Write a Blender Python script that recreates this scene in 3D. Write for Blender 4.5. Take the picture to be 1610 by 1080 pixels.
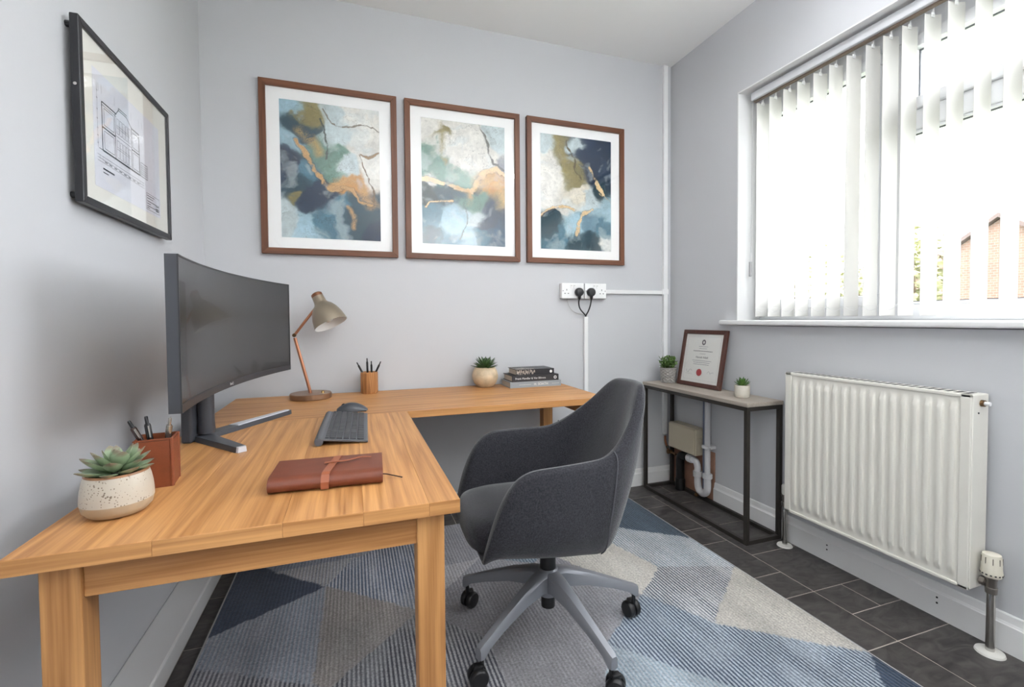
import bpy, bmesh, math, random
import numpy as np
from mathutils import Vector, Matrix
random.seed(7); np.random.seed(7)
for o in list(bpy.data.objects): bpy.data.objects.remove(o)
S = bpy.context.scene
COL = S.collection

# ------------------------------------------------------------------ camera
cd = bpy.data.cameras.new('camera'); cam = bpy.data.objects.new('camera', cd); COL.objects.link(cam)
cr = Vector((0.945677, -0.325016, -0.007731)); cu = Vector((0.016513, 0.024272, 0.999569)); cf = Vector((0.324688, 0.945397, -0.028321))
mw = Matrix((cr, cu, -cf)).transposed().to_4x4(); mw.translation = (0, 0, 1.1)
cam.matrix_world = mw
cd.sensor_width = 36; cd.lens = 732.0/1610*36; cd.shift_y = -18.4/1610; cd.clip_start = .02
S.camera = cam

# ------------------------------------------------------------------ world, lights, exposure
w = bpy.data.worlds.new('sky'); S.world = w; w.use_nodes = True
bg = w.node_tree.nodes['Background']; bg.inputs[0].default_value = (0.93, 0.965, 1.0, 1); bg.inputs[1].default_value = 5.0
pl = bpy.data.lights.new('window_portal', 'AREA'); pl.shape = 'RECTANGLE'; pl.size = 2.0; pl.size_y = 1.3
po = bpy.data.objects.new('window_portal', pl); COL.objects.link(po)
po.location = (2.30, 1.05, 1.70); po.rotation_euler = (0, math.radians(90), 0); pl.size, pl.size_y = 1.3, 2.0
pl.cycles.is_portal = True
pl2 = bpy.data.lights.new('fill_door_portal', 'AREA'); pl2.shape = 'RECTANGLE'; pl2.size, pl2.size_y = .74, .82; pl2.cycles.is_portal = True  # samples the sky through the added fill door
po2 = bpy.data.objects.new('fill_door_portal', pl2); COL.objects.link(po2); po2.location = (-.79, -.01, 1.49); po2.rotation_euler = (0, math.radians(-90), 0)
S.view_settings.view_transform = 'Standard'; S.view_settings.look = 'None'
S.view_settings.gamma = 1; S.view_settings.use_curve_mapping = False
S.view_settings.exposure = 1.2

# ------------------------------------------------------------------ helpers
def lin(c):
    return tuple(((v/255)/12.92 if v/255 <= .04045 else ((v/255+.055)/1.055)**2.4) for v in c)
MATS = {}
def mat(name, col, rough=.5, metal=0, var=0, vscale=30, bump=0, bscale=200, spec=.5, sheen=0, coat=0, stretch=(1, 1, 1)):
    if name in MATS: return MATS[name]
    m = bpy.data.materials.new(name); m.use_nodes = True; nt = m.node_tree; N = nt.nodes; L = nt.links
    p = N['Principled BSDF']; c = lin(col)
    p.inputs['Base Color'].default_value = (*c, 1); p.inputs['Roughness'].default_value = rough
    p.inputs['Metallic'].default_value = metal; p.inputs['Specular IOR Level'].default_value = spec
    if sheen: p.inputs['Sheen Weight'].default_value = sheen; p.inputs['Sheen Roughness'].default_value = .4
    if coat: p.inputs['Coat Weight'].default_value = coat
    tc = N.new('ShaderNodeTexCoord'); mp = N.new('ShaderNodeMapping'); mp.inputs['Scale'].default_value = stretch
    L.new(tc.outputs['Object'], mp.inputs['Vector'])
    if var:
        n = N.new('ShaderNodeTexNoise'); n.inputs['Scale'].default_value = vscale; n.inputs['Detail'].default_value = 6
        r = N.new('ShaderNodeValToRGB'); r.color_ramp.elements[0].position = .3; r.color_ramp.elements[1].position = .7
        r.color_ramp.elements[0].color = (*[v*(1-var) for v in c], 1); r.color_ramp.elements[1].color = (*[min(1, v*(1+var)) for v in c], 1)
        L.new(mp.outputs[0], n.inputs['Vector']); L.new(n.outputs[0], r.inputs[0]); L.new(r.outputs[0], p.inputs['Base Color'])
    if bump:
        n2 = N.new('ShaderNodeTexNoise'); n2.inputs['Scale'].default_value = bscale; n2.inputs['Detail'].default_value = 4
        b = N.new('ShaderNodeBump'); b.inputs['Strength'].default_value = bump; b.inputs['Distance'].default_value = .004
        L.new(mp.outputs[0], n2.inputs['Vector']); L.new(n2.outputs[0], b.inputs['Height']); L.new(b.outputs[0], p.inputs['Normal'])
    MATS[name] = m; return m

def wood(name, dark, light, axis=1, scale=1.0, rough=.42, rings=.5, mid=None):
    """long grain running along the given axis (0=x 1=y 2=z)"""
    if name in MATS: return MATS[name]
    m = bpy.data.materials.new(name); m.use_nodes = True; nt = m.node_tree; N = nt.nodes; L = nt.links
    p = N['Principled BSDF']; p.inputs['Roughness'].default_value = rough; p.inputs['Specular IOR Level'].default_value = .4
    tc = N.new('ShaderNodeTexCoord'); oi = N.new('ShaderNodeObjectInfo')
    add = N.new('ShaderNodeVectorMath'); add.operation = 'ADD'
    mul = N.new('ShaderNodeVectorMath'); mul.operation = 'SCALE'; mul.inputs[3].default_value = 7.3
    cmb = N.new('ShaderNodeCombineXYZ')
    for i in range(3): L.new(oi.outputs['Random'], cmb.inputs[i])
    L.new(cmb.outputs[0], mul.inputs[0]); L.new(tc.outputs['Object'], add.inputs[0]); L.new(mul.outputs[0], add.inputs[1])
    def mp(s):
        k = N.new('ShaderNodeMapping'); sc = [s[0]*scale]*3; sc[axis] = s[1]*scale; k.inputs['Scale'].default_value = sc
        L.new(add.outputs[0], k.inputs['Vector']); return k
    m1 = mp((9, .42)); n1 = N.new('ShaderNodeTexNoise'); n1.inputs['Scale'].default_value = 1; n1.inputs['Detail'].default_value = 2; n1.inputs['Distortion'].default_value = .15
    L.new(m1.outputs[0], n1.inputs['Vector'])
    # growth rings: fold the broad noise into soft repeated lines
    mm = N.new('ShaderNodeMath'); mm.operation = 'MULTIPLY'; mm.inputs[1].default_value = 60
    fr = N.new('ShaderNodeMath'); fr.operation = 'SINE'; L.new(n1.outputs[0], mm.inputs[0]); L.new(mm.outputs[0], fr.inputs[0])
    f2 = N.new('ShaderNodeMath'); f2.operation = 'MULTIPLY_ADD'; f2.inputs[1].default_value = .30; f2.inputs[2].default_value = .5; L.new(fr.outputs[0], f2.inputs[0])
    m2 = mp((210, 5)); n2 = N.new('ShaderNodeTexNoise'); n2.inputs['Scale'].default_value = 1; n2.inputs['Detail'].default_value = 3
    L.new(m2.outputs[0], n2.inputs['Vector'])
    m3 = mp((5, .8)); n3 = N.new('ShaderNodeTexNoise'); n3.inputs['Scale'].default_value = 1; n3.inputs['Detail'].default_value = 3; L.new(m3.outputs[0], n3.inputs['Vector'])
    mx = N.new('ShaderNodeMix'); mx.data_type = 'FLOAT'; mx.inputs[0].default_value = rings*.85
    L.new(n2.outputs[0], mx.inputs[2]); L.new(f2.outputs[0], mx.inputs[3])
    mx3 = N.new('ShaderNodeMix'); mx3.data_type = 'FLOAT'; mx3.inputs[0].default_value = .35; L.new(mx.outputs[0], mx3.inputs[2]); L.new(n3.outputs[0], mx3.inputs[3])
    r = N.new('ShaderNodeValToRGB'); e = r.color_ramp.elements
    e[0].position = .26; e[0].color = (*lin(dark), 1); e[1].position = .66; e[1].color = (*lin(light), 1)
    L.new(mx3.outputs[0], r.inputs[0])
    hsv = N.new('ShaderNodeHueSaturation'); mr = N.new('ShaderNodeMapRange'); mr.inputs[3].default_value = .93; mr.inputs[4].default_value = 1.06
    L.new(oi.outputs['Random'], mr.inputs[0]); L.new(mr.outputs[0], hsv.inputs['Value']); L.new(r.outputs[0], hsv.inputs['Color'])
    L.new(hsv.outputs[0], p.inputs['Base Color'])
    b = N.new('ShaderNodeBump'); b.inputs['Strength'].default_value = .12; b.inputs['Distance'].default_value = .002
    L.new(mx.outputs[0], b.inputs['Height']); L.new(b.outputs[0], p.inputs['Normal'])
    MATS[name] = m; return m

def pane_mat(name, refl=1.0, tint=(1, 1, 1)):
    if name in MATS: return MATS[name]
    m = bpy.data.materials.new(name); m.use_nodes = True; nt = m.node_tree; N = nt.nodes; L = nt.links
    N.remove(N['Principled BSDF'])
    t = N.new('ShaderNodeBsdfTransparent'); t.inputs[0].default_value = (*tint, 1)
    g = N.new('ShaderNodeBsdfGlossy'); g.inputs['Roughness'].default_value = .02
    f = N.new('ShaderNodeLayerWeight'); f.inputs[0].default_value = .5
    pw = N.new('ShaderNodeMath'); pw.operation = 'POWER'; pw.inputs[1].default_value = 5; L.new(f.outputs['Facing'], pw.inputs[0])
    k = N.new('ShaderNodeMath'); k.operation = 'MULTIPLY_ADD'; k.inputs[1].default_value = .96*refl; k.inputs[2].default_value = .04*refl
    mx = N.new('ShaderNodeMixShader'); L.new(pw.outputs[0], k.inputs[0]); L.new(k.outputs[0], mx.inputs[0]); L.new(t.outputs[0], mx.inputs[1]); L.new(g.outputs[0], mx.inputs[2])
    L.new(mx.outputs[0], N['Material Output'].inputs[0]); MATS[name] = m; return m

def link(o, parent=None):
    COL.objects.link(o)
    if parent is not None: o.parent = parent
    return o
def obj(name, bm, m, parent=None, smooth=False, label=None):
    me = bpy.data.meshes.new(name); bmesh.ops.recalc_face_normals(bm, faces=bm.faces[:]); bm.to_mesh(me); bm.free()
    for x in (m if isinstance(m, (list, tuple)) else [m]): me.materials.append(x)
    if smooth:
        me.polygons.foreach_set('use_smooth', [True]*len(me.polygons))
        try: me.set_sharp_from_angle(angle=math.radians(40))
        except Exception: pass
    o = bpy.data.objects.new(name, me); link(o, parent)
    if label: o['label'] = label
    return o
def pyobj(name, v, f, m, parent=None, smooth=False):
    bm = bmesh.new(); vs = [bm.verts.new(p) for p in v]
    for q in f: bm.faces.new([vs[i] for i in q])
    return obj(name, bm, m, parent, smooth)
def tag(o, label, cat, group=None):
    o['label'] = label; o['category'] = cat
    if group: o['group'] = group
    return o
def thing(name, loc, label, cat, rz=0, group=None):
    o = bpy.data.objects.new(name, None); o.empty_display_size = .05; link(o); o.location = loc; o.rotation_euler = (0, 0, rz)
    return tag(o, label, cat, group)
def struct(o): o['kind'] = 'structure'; return o
def dup(o, parent=None, loc=None, rot=None):
    c = o.copy(); COL.objects.link(c)
    if parent is not None: c.parent = parent
    if loc is not None: c.location = loc
    if rot is not None: c.rotation_euler = rot
    return c
def NB(): return bmesh.new()
def box(bm, c, s, bev=0, seg=2, M=None):
    mx = Matrix.Translation(c) @ Matrix.Diagonal((*s, 1))
    if M is not None: mx = M @ mx
    r = bmesh.ops.create_cube(bm, size=1, matrix=mx)
    if bev:
        es = list({e for v in r['verts'] for e in v.link_edges})
        bmesh.ops.bevel(bm, geom=es, offset=bev, segments=seg, profile=.5, affect='EDGES')
    return bm
def bx(bm, lo, hi, bev=0, seg=2):
    return box(bm, [(a+b)/2 for a, b in zip(lo, hi)], [b-a for a, b in zip(lo, hi)], bev, seg)
def B(lo, hi, bev=0, seg=2): return bx(NB(), lo, hi, bev, seg)
def lathe(bm, prof, n=32, M=None, cap0=False, cap1=False):
    rings = []
    for r, z in prof:
        ring = []
        for i in range(n):
            a = 2*math.pi*i/n; p = Vector((r*math.cos(a), r*math.sin(a), z)); ring.append(bm.verts.new(M @ p if M is not None else p))
        rings.append(ring)
    for a, b in zip(rings, rings[1:]):
        for i in range(n): bm.faces.new((a[i], a[(i+1) % n], b[(i+1) % n], b[i]))
    if cap0: bm.faces.new(rings[0][::-1])
    if cap1: bm.faces.new(rings[-1])
    return bm
def frame_mtx(p, d, upv=(0, 0, 1)):
    """matrix at p whose z axis points along d"""
    z = Vector(d).normalized(); x = Vector(upv).cross(z)
    if x.length < 1e-4: x = Vector((1, 0, 0)).cross(z)
    x.normalize(); y = z.cross(x)
    m = Matrix((x, y, z)).transposed().to_4x4(); m.translation = p; return m
def tube(bm, pts, r, n=10, cap=True):
    pts = [Vector(p) for p in pts]; rs = r if isinstance(r, (list, tuple)) else [r]*len(pts); rings = []
    t0 = (pts[1]-pts[0]).normalized(); up = Vector((0, 0, 1)) if abs(t0.z) < .9 else Vector((1, 0, 0)); nrm = (up - t0*up.dot(t0)).normalized()
    for i, p in enumerate(pts):
        t = (pts[min(i+1, len(pts)-1)]-pts[max(i-1, 0)]).normalized(); nrm = (nrm - t*nrm.dot(t)).normalized(); b = t.cross(nrm)
        rings.append([bm.verts.new(p+(nrm*math.cos(2*math.pi*k/n)+b*math.sin(2*math.pi*k/n))*rs[i]) for k in range(n)])
    for a, b in zip(rings, rings[1:]):
        for i in range(n): bm.faces.new((a[i], a[(i+1) % n], b[(i+1) % n], b[i]))
    if cap: bm.faces.new(rings[0][::-1]); bm.faces.new(rings[-1])
    return bm
def spline(P, n=8):
    P = [Vector(p) for p in P]; out = []
    for i in range(len(P)-1):
        p0, p1, p2, p3 = P[max(i-1, 0)], P[i], P[i+1], P[min(i+2, len(P)-1)]
        for k in range(n):
            t = k/n; out.append(.5*((2*p1)+(p2-p0)*t+(2*p0-5*p1+4*p2-p3)*t*t+(3*p1-p0-3*p2+p3)*t**3))
    return out+[P[-1]]
def prism(bm, poly, z0, z1, M=None):
    a = [Vector((x, y, z0)) for x, y in poly]; b = [Vector((x, y, z1)) for x, y in poly]
    if M is not None: a = [M @ p for p in a]; b = [M @ p for p in b]
    a = [bm.verts.new(p) for p in a]; b = [bm.verts.new(p) for p in b]; n = len(a)
    for i in range(n): bm.faces.new((a[i], a[(i+1) % n], b[(i+1) % n], b[i]))
    bm.faces.new(a[::-1]); bm.faces.new(b); return bm
def text_obj(name, s, size, M, m, parent, align='CENTER', depth=.0002):
    cu_ = bpy.data.curves.new('lettering', 'FONT'); cu_.body = s; cu_.size = size; cu_.align_x = align; cu_.align_y = 'CENTER'; cu_.extrude = depth
    t = bpy.data.objects.new('tmp', cu_); COL.objects.link(t); bpy.context.view_layer.update()
    me = bpy.data.meshes.new_from_object(t.evaluated_get(bpy.context.evaluated_depsgraph_get()))
    bpy.data.objects.remove(t); bpy.data.curves.remove(cu_)
    me.transform(M); me.materials.clear(); me.materials.append(m); me.name = name
    return link(bpy.data.objects.new(name, me), parent)
PI = math.pi
# value noise for painted prints
def vnoise(x, y, seed):
    rng = np.random.RandomState(seed); T = rng.rand(64, 64)
    xi = np.floor(x).astype(int); yi = np.floor(y).astype(int); fx = x-xi; fy = y-yi
    fx = fx*fx*(3-2*fx); fy = fy*fy*(3-2*fy)
    g = lambda a, b: T[a % 64, b % 64]
    return (g(xi, yi)*(1-fx)+g(xi+1, yi)*fx)*(1-fy)+(g(xi, yi+1)*(1-fx)+g(xi+1, yi+1)*fx)*fy
def fbm(x, y, seed, octv=5):
    s = 0; a = .5
    for o in range(octv): s = s+a*vnoise(x*2**o+13.7*o, y*2**o+7.1*o, seed+o); a *= .5
    return s/(1-.5**octv)

# ------------------------------------------------------------------ room constants
XL, XR, YB, H, YF = -.665, 2.012, 2.6, 2.744, -.55
WY0, WY1, WZ0, WZ1 = .10, 2.03, 1.082, 2.318      # window opening
WD = .20                                          # reveal depth
mWALL = mat('wall_paint', (198, 199, 202), .6, bump=.05, bscale=90, spec=.25)
mCEIL = mat('ceiling_paint', (242, 242, 241), .8, spec=.2)
mTRIM = mat('white_gloss', (228, 228, 228), .35)
mUPVC = mat('white_upvc', (236, 237, 240), .3)
mPLAS = mat('white_plastic', (236, 236, 236), .35)
mGREYP = mat('slot_dark', (40, 40, 42), .6)
mBLACK = mat('black_plastic', (24, 24, 26), .4)
mCHROME = mat('chrome', (200, 198, 194), .18, 1)
mBRASSY = mat('aged_brass', (120, 95, 70), .35, 1)

# ------------------------------------------------------------------ room shell
struct(obj('wall_back', B((XL-.1, YB, 0), (XR+.3, YB+.1, H)), mWALL))
VY0, VY1, VZ0, VZ1 = -.42, .40, .12, 1.86          # glazed door added out of view in the left wall for fill daylight
bm = NB(); bx(bm, (XL-.1, YF, 0), (XL, VY0, H)); bx(bm, (XL-.1, VY1, 0), (XL, YB, H)); bx(bm, (XL-.1, VY0, VZ1), (XL, VY1, H)); bx(bm, (XL-.1, VY0, 0), (XL, VY1, VZ0))
struct(obj('wall_left', bm, mWALL))
w2 = struct(obj('fill_door_1', B((XL-.08, VY0, VZ0), (XL-.03, VY1, VZ0+1.0), .004), mUPVC))
for lo, hi in [((XL-.08, VY0, VZ1-.09), (XL-.03, VY1, VZ1)), ((XL-.08, VY0, VZ0+1.0), (XL-.03, VY0+.09, VZ1-.09)), ((XL-.08, VY1-.09, VZ0+1.0), (XL-.03, VY1, VZ1-.09))]: obj('frame_bar', B(lo, hi, .004), mUPVC, w2)
obj('pane', B((XL-.058, VY0+.09, VZ0+1.0), (XL-.054, VY1-.09, VZ1-.09)), pane_mat('window_glass', 1.0), w2)
struct(obj('wall_front', B((XL-.1, YF-.1, 0), (XR+.3, YF, H)), mCEIL))
bm = NB()
XO = XR+.28
bx(bm, (XR, YF, 0), (XO, YB, WZ0-.03)); bx(bm, (XR, YF, WZ1), (XO, YB, H))
bx(bm, (XR, YF, WZ0-.03), (XO, WY0, WZ1)); bx(bm, (XR, WY1, WZ0-.03), (XO, YB, WZ1))
struct(obj('wall_right', bm, mWALL))
struct(obj('ceiling', B((XL-.1, YF-.1, H), (XR+.3, YB+.1, H+.1)), mCEIL))
# white plastered reveal of the window, and sill
bm = NB()
bx(bm, (XR-.002, WY1-.004, WZ0), (XR+WD, WY1+.002, WZ1)); bx(bm, (XR-.002, WY0, WZ1-.004), (XR+WD, WY1, WZ1+.002))
struct(obj('trim_1', bm, mTRIM))
struct(obj('trim_2', B((XR-.045, WY0-.09, WZ0-.026), (XR+WD, WY1+.09, WZ0), .008, 3), mTRIM))
# skirting boards
def skirting(name, a, b, out, h, t):
    """profile swept from a to b (floor points on the wall), standing out along 'out'"""
    a, b, out = Vector((*a, 0)), Vector((*b, 0)), Vector((*out, 0)); prof = [(0, 0), (t, 0), (t, h*.72), (t*.82, h*.74), (t*.62, h*.80), (t*.45, h*.97), (t*.3, h), (0, h)]
    bm = NB(); ra = [bm.verts.new(a+out*p+Vector((0, 0, z))) for p, z in prof]; rb = [bm.verts.new(b+out*p+Vector((0, 0, z))) for p, z in prof]
    n = len(prof)
    for i in range(n): bm.faces.new((ra[i], ra[(i+1) % n], rb[(i+1) % n], rb[i]))
    bm.faces.new(ra); bm.faces.new(rb[::-1]); return struct(obj(name, bm, mTRIM))
skirting('baseboard_back', (XL, YB), (XR, YB), (0, -1), .11, .016)
skirting('baseboard_right', (XR, 2.185), (XR, YF), (-1, 0), .125, .016)
o = struct(obj('baseboard_left', B((XL, YF, 0), (-.55, YB, .074), .006), mTRIM))
# screw-hole pairs in the right skirting
for y in (1.49, 1.075):
    for z in (.055, .075):
        obj('screw_hole', lathe(NB(), [(.0035, 0), (.0035, .001)], 10, frame_mtx((XR-.0165, y, z), (-1, 0, 0)), True, True), mGREYP, bpy.data.objects['baseboard_right'])

# floor: grout slab with slate-look tiles laid on a 152 mm module
mGROUT = mat('tile_grout', (168, 158, 150), .8)
def slate():
    m = bpy.data.materials.new('slate_tile'); m.use_nodes = True; nt = m.node_tree; N = nt.nodes; L = nt.links; p = N['Principled BSDF']
    tc = N.new('ShaderNodeTexCoord'); oi = N.new('ShaderNodeObjectInfo'); add = N.new('ShaderNodeVectorMath')
    mu = N.new('ShaderNodeVectorMath'); mu.operation = 'SCALE'; mu.inputs[3].default_value = 3.7; L.new(oi.outputs['Location'], mu.inputs[0])
    L.new(tc.outputs['Object'], add.inputs[0]); L.new(mu.outputs[0], add.inputs[1])
    mp = N.new('ShaderNodeMapping'); mp.inputs['Scale'].default_value = (5, 9, 5); mp.inputs['Rotation'].default_value = (0, 0, .5); L.new(add.outputs[0], mp.inputs[0])
    n = N.new('ShaderNodeTexNoise'); n.inputs['Scale'].default_value = 2.2; n.inputs['Detail'].default_value = 8; n.inputs['Distortion'].default_value = 1.6; L.new(mp.outputs[0], n.inputs['Vector'])
    r = N.new('ShaderNodeValToRGB'); e = r.color_ramp.elements; e[0].position = .3; e[1].position = .72
    e[0].color = (*lin((52, 49, 49)), 1); e[1].color = (*lin((88, 84, 82)), 1); L.new(n.outputs[0], r.inputs[0]); L.new(r.outputs[0], p.inputs['Base Color'])
    p.inputs['Roughness'].default_value = .42; p.inputs['Specular IOR Level'].default_value = .35
    b = N.new('ShaderNodeBump'); b.inputs['Strength'].default_value = .25; b.inputs['Distance'].default_value = .004; L.new(n.outputs[0], b.inputs['Height']); L.new(b.outputs[0], p.inputs['Normal'])
    return m
mSLATE = slate()
floor = struct(obj('floor', B((XL-.1, YF-.1, -.1), (XR+.3, YB+.1, -.0012)), mGROUT))
G = .1522; OX, OY = 1.73, 1.04
occ = set(); tiles = []
def put(i, j, a, b):
    c = {(i+p, j+q) for p in range(a) for q in range(b)}
    if c & occ: return False
    occ.update(c); tiles.append((i, j, a, b)); return True
for t in [(0, 0, 2, 1), (0, 1, 1, 1), (1, 1, 1, 1), (0, 2, 2, 2), (-2, 0, 2, 2), (-1, 2, 1, 1), (-1, 3, 1, 2), (0, 4, 2, 2), (-2, 2, 1, 1), (0, -2, 2, 2), (-2, -2, 2, 2)]: put(*t)
rt = random.Random(3)
I0, I1, J0, J1 = -15, 2, -9, 11
for j in range(J0, J1):
    for i in range(I0, I1):
        if (i, j) in occ: continue
        opts = [(2, 2), (2, 2), (2, 1), (1, 2), (1, 1)]; rt.shuffle(opts)
        for a, b in opts+[(1, 1)]:
            if i+a <= I1 and put(i, j, a, b): break
tmesh = {}
for i, j, a, b in tiles:
    if (a, b) not in tmesh:
        o = obj('tile', B((.0018, .0018, -.006), (a*G-.0018, b*G-.0018, 0), .0012, 1), mSLATE); tmesh[(a, b)] = o.data; bpy.data.objects.remove(o)
    o = bpy.data.objects.new('tile', tmesh[(a, b)]); link(o, floor); o.location = (OX+i*G, OY+j*G, 0)

# ------------------------------------------------------------------ window: frame, sashes, panes
X0, X1 = XR+.155, XR+.215                         # frame depth
win = struct(obj('window_1', B((X1-.02, WY0-.02, WZ0-.02), (X1-.014, WY0-.01, WZ0-.01)), mUPVC))
def wf(name, lo, hi, bev=.006): return obj(name, B(lo, hi, bev), mUPVC, win)
FW = .062
ym0, ym1 = 1.315, 1.395
wf('frame_rail', (X0, WY0, WZ0), (X1, WY1, WZ0+FW)); wf('frame_rail', (X0, WY0, WZ1-.10), (X1, WY1, WZ1))
wf('frame_stile', (X0, WY1-FW, WZ0+FW), (X1, WY1, WZ1-.10)); wf('frame_stile', (X0, WY0, WZ0+FW), (X1, WY0+FW, WZ1-.10))
wf('mullion', (X0-.004, ym0, WZ0+FW), (X1-.001, ym1, WZ1-.10))
wf('transom', (X0-.003, WY0+FW, 1.85), (X1-.002, ym0, 1.93))
mSEAL = mat('glazing_gasket', (96, 98, 104), .6)
mPANE = pane_mat('window_glass', 1.0)
def glaze(y0, y1, z0, z1, sash):
    t = .045 if sash else .012; xa = X0-(.018 if sash else -.004)
    bm = NB()
    for lo, hi in [((xa, y0, z0), (X1-.01, y1, z0+t)), ((xa, y0, z1-t), (X1-.01, y1, z1)), ((xa, y0, z0+t), (X1-.01, y0+t, z1-t)), ((xa, y1-t, z0+t), (X1-.01, y1, z1-t))]: bx(bm, lo, hi, .004)
    s = obj('sash' if sash else 'glazing_bead', bm, mUPVC, win)
    g = .004; bm = NB(); y0 += t; y1 -= t; z0 += t; z1 -= t
    for lo, hi in [((X0+.018, y0, z0), (X0+.0255, y1, z0+g)), ((X0+.018, y0, z1-g), (X0+.0255, y1, z1)), ((X0+.018, y0, z0), (X0+.0255, y0+g, z1)), ((X0+.018, y1-g, z0), (X0+.0255, y1, z1))]: bx(bm, lo, hi)
    obj('gasket', bm, mSEAL, s)
    obj('pane', B((X0+.026, y0, z0), (X0+.030, y1, z1)), mPANE, win)
glaze(ym1, WY1-FW, WZ0+FW, WZ1-.10, True)
glaze(WY0+FW, ym0, WZ0+FW, 1.85, False)
glaze(WY0+FW, ym0, 1.93, WZ1-.10, True)
# handles
hd = NB(); bx(hd, (X0-.035, .66, 1.945), (X0-.017, .70, 1.975), .004); bx(hd, (X0-.047, .62, 1.95), (X0-.033, .74, 1.968), .005); obj('handle', hd, mat('handle_grey', (120, 118, 114), .3, .6), win)
hd = NB(); bx(hd, (X0-.035, 1.405, 1.62), (X0-.017, 1.435, 1.66), .004); bx(hd, (X0-.047, 1.41, 1.53), (X0-.033, 1.43, 1.645), .005); obj('handle', hd, mUPVC, win)
obj('stay_screw', lathe(NB(), [(.006, 0), (.005, .004)], 12, frame_mtx((X0-.017, 1.05, 1.95), (-1, 0, 0)), True, True), mBRASSY, win)

# vertical blind
def blind_cloth():
    m = bpy.data.materials.new('blind_fabric'); m.use_nodes = True; N = m.node_tree.nodes; L = m.node_tree.links; N.remove(N['Principled BSDF'])
    d = N.new('ShaderNodeBsdfDiffuse'); t = N.new('ShaderNodeBsdfTranslucent'); mx = N.new('ShaderNodeMixShader'); mx.inputs[0].default_value = .26
    d.inputs[0].default_value = (*lin((226, 225, 222)), 1); t.inputs[0].default_value = (*lin((232, 230, 224)), 1)
    L.new(d.outputs[0], mx.inputs[1]); L.new(t.outputs[0], mx.inputs[2]); L.new(mx.outputs[0], N['Material Output'].inputs[0]); return m
mCLOTH = blind_cloth()
XB = XR+.052
blind = thing('vertical_blind', (XB, 1.02, WZ0), 'white vertical blind with open fabric slats hanging in the window', 'blind')
ztop, zbot = 2.236, 1.100
def bl(name, bm, m, **k):
    bm.transform(Matrix.Translation(-Vector(blind.location))); return obj(name, bm, m, blind, **k)
rail = NB(); bx(rail, (XB-.012, WY0+.01, 2.262), (XB+.040, WY1-.045, 2.302), .004); bl('headrail', rail, mat('rail_white', (205, 206, 210), .35))
obj_r = bl('rail_track', B((XB+.004, WY0+.012, 2.254), (XB+.022, WY1-.05, 2.263)), mat('track_brown', (120, 105, 92), .5))
# slats, each turned a little differently
ys = [1.949, 1.871, 1.789, 1.712, 1.628, 1.552, 1.474, 1.393, 1.326, 1.257, 1.181, 1.108, 1.029, .951]
ww = [.073, .073, .073, .076, .074, .075, .074, .065, .063, .061, .057, .054, .048, .043]
ys = ys+[.951-.0775*k for k in range(1, 11)]; ww = ww+[.040]*10
SW = .069; ends = []
for y, wv in zip(ys, ww):
    a = y/2.066; amp = math.hypot(1, a); ph = math.atan2(a, 1)
    f_ = min(1, (wv/SW)/amp); phi = math.radians(77+2.2*math.sin(y*37))
    dx, dy = SW*math.sin(phi), -SW*math.cos(phi)
    n = Vector((-dy, dx, 0)).normalized()
    bm = NB(); rows = []
    for k in range(9):
        t = k/8; c = Vector((XB-.006+dx*t, y+dy*t, 0))+n*(.004*math.sin(PI*t)); rows.append(c)
    th = n*.0006
    fv = [[bm.verts.new(c+th*s+Vector((0, 0, z))) for c in rows] for s in (1, -1) for z in (zbot, ztop)]
    a0, a1, b0, b1 = fv
    for k in range(8):
        bm.faces.new((a0[k], a0[k+1], a1[k+1], a1[k])); bm.faces.new((b0[k+1], b0[k], b1[k], b1[k+1])); bm.faces.new((a1[k], a1[k+1], b1[k+1], b1[k])); bm.faces.new((a0[k+1], a0[k], b0[k], b0[k+1]))
    bm.faces.new((a0[0], a1[0], b1[0], b0[0])); bm.faces.new((a0[8], b0[8], b1[8], a1[8]))
    s = bl('slat', bm, mCLOTH, smooth=True)
    mid = Vector((XB-.006+dx/2, y+dy/2, 0))
    hk = NB(); box(hk, mid+Vector((0, 0, ztop+.012)), (.006, .006, .03), .001); box(hk, mid+Vector((0, 0, ztop-.004)), (.018, .003, .016), .001); bm = hk
    bm.transform(Matrix.Translation(-Vector(blind.location))); obj('hook', bm, mPLAS, s)
    wt = NB(); d_ = Vector((dx, dy, 0)); M_ = Matrix.Translation(mid+n*.002+Vector((0, 0, zbot+.024))) @ Matrix.Rotation(math.atan2(dy, dx), 4, 'Z'); box(wt, (0, 0, 0), (SW-.004, .0035, .046), .001, 1, M_)
    wt.transform(Matrix.Translation(-Vector(blind.location))); obj('weight_pocket', wt, mCLOTH, s)
    ends.append((Vector((XB-.006, y, zbot+.046)), Vector((XB-.006+dx, y+dy, zbot+.046))))
for a, b in zip(ends, ends[1:]):
    for k in (0, 1):
        p, q = a[k], b[k]; bm = tube(NB(), [p.lerp(q, t/6)-Vector((0, 0, .022*math.sin(PI*t/6))) for t in range(7)], .0009, 5); bl('chain', bm, mPLAS)
bl('cord', tube(NB(), [(XB+.0, 1.985, 2.255), (XB, 1.986, 1.9), (XB-.003, 1.988, 1.36)], .0011, 6), mat('cord_grey', (190, 190, 192), .5))
bl('cord', tube(NB(), [(XB+.012, 1.992, 2.255), (XB+.012, 1.993, 1.9), (XB+.004, 1.99, 1.45)], .0011, 6), MATS['cord_grey'])
bl('cord_weight', B((XB-.009, 1.981, 1.32), (XB+.003, 1.994, 1.40), .003), mat('cord_weight_grey', (176, 176, 178), .4))

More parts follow.
